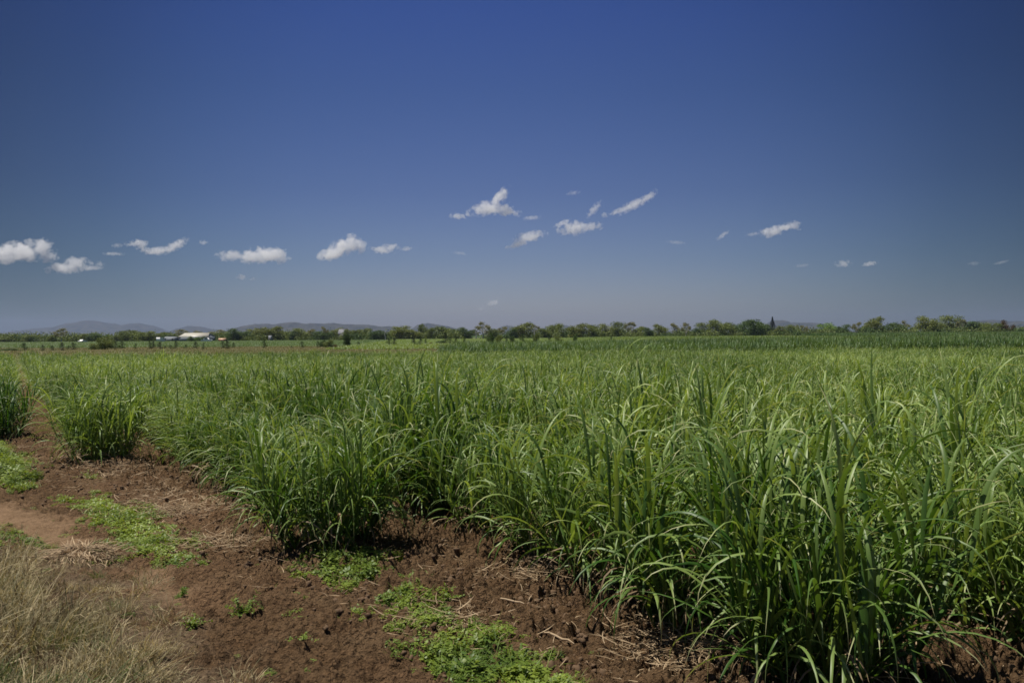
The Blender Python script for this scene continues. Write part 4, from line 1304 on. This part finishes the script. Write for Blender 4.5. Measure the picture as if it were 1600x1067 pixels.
# ------------------------------------------------------------------ hills
def hill_mat(name, c1, c2):
    m, t = new_mat(name)
    gpos = N(t, 'ShaderNodeNewGeometry').outputs['Position']
    c = mix_rgb(t, maprange(t, noise_n(t, gpos, 0.012, 5, 0.65), 0.4, 0.6, 0, 1), c1, c2)
    p = N(t, 'ShaderNodeBsdfPrincipled'); L(t, c, p.inputs[0]); p.inputs['Roughness'].default_value = 1; p.inputs['Specular IOR Level'].default_value = 0
    o = N(t, 'ShaderNodeOutputMaterial'); L(t, p.outputs[0], o.inputs[0])
    return m
HM = hill_mat('wooded_hill', (0.018, 0.022, 0.014), (0.055, 0.050, 0.032))
def hill(name, D, prof, depth, seed=0):
    prof = [(px, y) for px, y in prof]
    xs = np.array([gx(px, D) for px, y in prof]); hs = np.array([CAM_H + (hor_at(px) - y) / F * D for px, y in prof])
    X = np.linspace(xs[0], xs[-1], 260); V_ = np.linspace(-1, 1, 41)
    Hh = np.interp(X, xs, hs)
    k = np.hanning(7); k /= k.sum()
    Hs = np.convolve(np.pad(Hh, 3, 'edge'), k, 'valid')
    GX, GV = np.meshgrid(X, V_)
    nse = perlin(GX / (D * 0.012) + seed, GV * 3 + seed) * 0.16 + perlin(GX / (D * 0.004) + seed, GV * 7 + seed) * 0.06
    Z = Hs[None, :] * np.clip(1 - np.abs(GV) ** 1.3, 0, 1) * (1 + nse * np.abs(GV) ** 0.5 * 2.0) + Hs[None, :] * 0.03 * perlin(GX / (D * 0.0022) + seed, GV * 0 + seed)
    Z = Z - 1.0
    Yv = D + GV * depth + 0 * GX
    # keep the skyline where it stands although the slope has depth
    V = np.stack([GX, Yv, Z], -1).reshape(-1, 3)
    na = len(X); i = np.arange(len(V_) - 1)[:, None]; j = np.arange(na - 1)[None, :]
    q = np.stack([i * na + j, i * na + j + 1, (i + 1) * na + j + 1, (i + 1) * na + j], -1).reshape(-1, 4)
    o = obj(name, mesh_np(name, V, q, [HM], True))
    tag(o, kind='structure')
hill('mountain', 8800, [(10,528),(22,522),(50,514),(62,512.5),(75,512.5),(100,511),(112,505),(125,503.5),(136,500.5),(150,501),(165,504),(185,508),(200,507.5),(218,504.5),(232,508),(250,517),(268,527)], 900, 1)
hill('hill', 8300, [(262,527),(280,516),(296,509),(310,510),(330,514),(346,520),(360,526)], 700, 2)
hill('hill', 6200, [(345,526),(362,516),(385,508.5),(400,507),(415,505.5),(428,507),(440,504.5),(462,503),(478,506),(490,505),(505,505.5),(522,504.5),(540,507),(575,507),(595,510),(612,510),(625,514),(645,525)], 600, 3)
hill('hill', 7000, [(632,524),(642,514),(655,508),(668,504.5),(685,507),(705,511),(725,516),(745,524)], 600, 4)
hill('hill', 8300, [(770,523),(782,511),(792,508),(803,510),(820,514),(845,514),(858,509),(870,506.5),(885,508),(900,513),(925,522)], 600, 5)
hill('hill', 7600, [(1180,521),(1195,510),(1205,502),(1212,500),(1222,501),(1235,504),(1250,504),(1268,504),(1282,505),(1295,510),(1315,519)], 600, 6)
hill('hill', 6800, [(1490,518),(1510,508),(1520,503),(1535,501),(1555,500),(1575,502),(1600,502),(1625,500),(1680,498),(1740,506),(1800,516)], 600, 7)

# ------------------------------------------------------------------ haze
def haze():
    m, t = new_mat('haze')
    v = N(t, 'ShaderNodeVolumePrincipled')
    v.inputs['Color'].default_value = (0.40, 0.47, 0.72, 1)
    v.inputs['Density'].default_value = 0.000085
    v.inputs['Anisotropy'].default_value = 0.3
    o = N(t, 'ShaderNodeOutputMaterial'); L(t, v.outputs[0], o.inputs['Volume'])
    mb = MB(); mb.box(-10800, 10800, -10800, 10800, -2, 232)
    ob = mb.build('haze', m)
    tag(ob, 'thin blue grey haze over the distant hills', 'haze', kind='stuff')
haze()

# ------------------------------------------------------------------ clouds
import bmesh
def cloud(blobs, D, lab, dens=0.02, thresh=0.5, nscale=1.0, stretch=0.0):
    """blobs: photo x, y, half width, half height, tilt in degrees (up to the right positive)"""
    k = D / F
    cx = sum(b[0] for b in blobs) / len(blobs); cyy = sum(b[1] for b in blobs) / len(blobs)
    root_loc = at(cx, cyy, D)
    m, t = new_mat('cloud')
    tc = N(t, 'ShaderNodeTexCoord').outputs['Object']
    field = None
    V, Fc = [], []
    for i, (bx, by, rw, rh, tilt) in enumerate(blobs):
        mp = N(t, 'ShaderNodeMapping', vector_type='TEXTURE')
        loc = Vector(((bx - cx) * k, (random.uniform(-0.2, 0.2)) * rw * k, (cyy - by) * k))
        sc = Vector((rw * k, max(rw * 0.6, rh) * k, rh * k))
        mp.inputs['Location'].default_value = loc
        mp.inputs['Rotation'].default_value = (0, -R(tilt), 0)
        mp.inputs['Scale'].default_value = sc
        L(t, tc, mp.inputs[0])
        ln = N(t, 'ShaderNodeVectorMath', operation='LENGTH'); L(t, mp.outputs[0], ln.inputs[0])
        f = math_n(t, 'SUBTRACT', 1.0, ln.outputs['Value'])
        field = f if field is None else math_n(t, 'MAXIMUM', field, f)
        bm = bmesh.new(); bmesh.ops.create_icosphere(bm, subdivisions=3, radius=1.5)
        mat = Matrix.Translation(loc) @ Matrix.Rotation(-R(tilt), 4, 'Y') @ Matrix.Diagonal((sc.x, sc.y, sc.z, 1))
        base = sum(len(a) for a in V)
        V.append(np.array([list(mat @ q.co) for q in bm.verts])); Fc.append(np.array([[q.index for q in g.verts] for g in bm.faces]) + base)
        bm.free()
    avg = sum(b[3] for b in blobs) / len(blobs) * k
    mp = N(t, 'ShaderNodeMapping'); L(t, tc, mp.inputs[0])
    mp.inputs['Location'].default_value = (random.uniform(0, 9000), random.uniform(0, 9000), random.uniform(0, 9000))
    mp.inputs['Scale'].default_value = (1, 1, 1)
    ns = noise_n(t, mp.outputs[0], 0.75 / avg * nscale, 8, 0.66)
    d_ = math_n(t, 'ADD', field, maprange(t, ns, 0.25, 0.75, -1.25, 1.25))
    d_ = maprange(t, d_, 0.0, 0.30, 0.0, dens * 0.32)
    v = N(t, 'ShaderNodeVolumePrincipled')
    v.inputs['Color'].default_value = (1.0, 1.0, 1.0, 1)
    v.inputs['Anisotropy'].default_value = 0.0
    L(t, d_, v.inputs['Density'])
    o = N(t, 'ShaderNodeOutputMaterial'); L(t, v.outputs[0], o.inputs['Volume'])
    me = mesh_np('cloud', np.concatenate(V), np.concatenate(Fc), [m], True)
    ob = obj('cloud', me); ob.location = root_loc
    rm = ob.modifiers.new('remesh', 'REMESH'); rm.mode = 'VOXEL'; rm.voxel_size = max(avg * 0.2, 6)
    tag(ob, lab, 'cloud', 'small fair weather clouds')
D0 = 13500
CL = [
 ([(-25,398,26,11,0),(10,398,26,12,0),(38,395,30,14,0),(60,386,18,11,10),(78,398,14,10,0)], 'largest white cloud, cut by the left edge', 0.02),
 ([(99,419,22,7.5,6),(120,414,19,10,0)], 'flat based white cloud below the largest one', 0.02),
 ([(146,419,14,3.5,4),(158,413,6,4.5,0)], 'small tail of cloud right of the flat based one', 0.012),
 ([(213,380,13,5,5),(223,385,7,7,-30)], 'small torn cloud left of the long tilted wisp', 0.010),
 ([(248,392,20,5,4),(272,386,20,5,28)], 'long ragged wisp tilted up to the right, right of the torn cloud', 0.009),
 ([(185,384,8,3,0),(180,397,14,2.5,0)], 'faint shreds left of the torn cloud', 0.005),
 ([(319,379,6,3.2,0)], 'tiny cloud alone between the ragged wisp and the double cloud', 0.009),
 ([(363,400,19,8.5,0)], 'left half of the double cloud, smaller and greyer', 0.014),
 ([(398,400,20,11,0),(417,399,28,11,0)], 'right half of the double cloud, wider and whiter', 0.02),
 ([(378,433,7,4,0)], 'tiny cloud below the double cloud', 0.010),
 ([(396,436,5,2.2,0)], 'tiniest puff just right of the tiny cloud below the double cloud', 0.008),
 ([(524,394,24,9,24),(545,384,24,12,18)], 'plump white cloud tilted up to the right at mid left', 0.022),
 ([(567,387,5,10,-20)], 'thin shred hanging at the right side of the plump cloud', 0.006),
 ([(597,391,16,5.5,0),(611,388,11,7,0)], 'small wedge shaped cloud right of the plump one', 0.018),
 ([(636,389,9,3.2,8)], 'little wisp right of the wedge shaped cloud', 0.007),
 ([(764,326,26,9,10),(778,314,22,7,48),(792,331,20,7,-12)], 'white shark fin shaped cloud, highest of the middle group', 0.018),
 ([(717,338,11,4.5,-8)], 'small puff left of the fin shaped cloud', 0.010),
 ([(832,341,12,3,5)], 'thin streak right of the fin shaped cloud', 0.005),
 ([(830,370,21,7,10),(818,378,22,5,22)], 'lumpy cloud tilted up right, below the fin shaped cloud', 0.016),
 ([(900,357,22,9,8),(920,354,18,7,4)], 'broad ragged cloud at centre right of the lumpy one', 0.016),
 ([(879,349,11,3.5,24)], 'small slanting wisp above the broad ragged cloud', 0.009),
 ([(929,328,14,4.5,48)], 'faint slanting wisp above the broad ragged cloud, right side', 0.006),
 ([(990,321,24,6,26),(1012,311,17,5,38),(972,329,16,4,15)], 'long bright streak slanting up to the right', 0.012),
 ([(945,336,5,4,0)], 'tiny puff between the slanting wisp and the bright streak', 0.007),
 ([(1207,362,17,7,12),(1222,357,18,5,12),(1240,353,12,7,0)], 'compact white cloud alone right of centre', 0.018),
 ([(1178,366,9,3,10)], 'faint shred left of the compact white cloud', 0.005),
 ([(1130,368,10,3,35)], 'thin slanting wisp far left of the compact white cloud', 0.006),
 ([(1318,412,11,4.5,0)], 'small low cloud toward the right, left of a pair', 0.014),
 ([(1360,412,10,3,8)], 'small low cloud toward the right, right of a pair', 0.009),
 ([(1254,415,10,2.5,5)], 'barely visible streak left of the small low pair', 0.003),
 ([(1522,412,8,2.5,0)], 'barely visible puff near the right edge', 0.003),
 ([(1565,410,10,2,12)], 'barely visible streak closest to the right edge', 0.003),
 ([(771,473,10,4,8)], 'small low cloud above the tree line near the centre', 0.008),
 ([(751,482,6,3,20)], 'tiny low puff left of the small cloud above the trees', 0.005),
 ([(720,396,10,2.5,-8)], 'barely visible streak below the small puff at centre', 0.003),
 ([(897,302,9,3,10)], 'faint puff above the broad ragged cloud', 0.004),
 ([(1057,379,12,2.5,-5)], 'barely visible shred between the streak and the compact cloud', 0.003),
]
for bl, lab, dn in CL:
    cloud(bl, D0, lab, dens=dn if dn >= 0.012 else dn * 2.2)
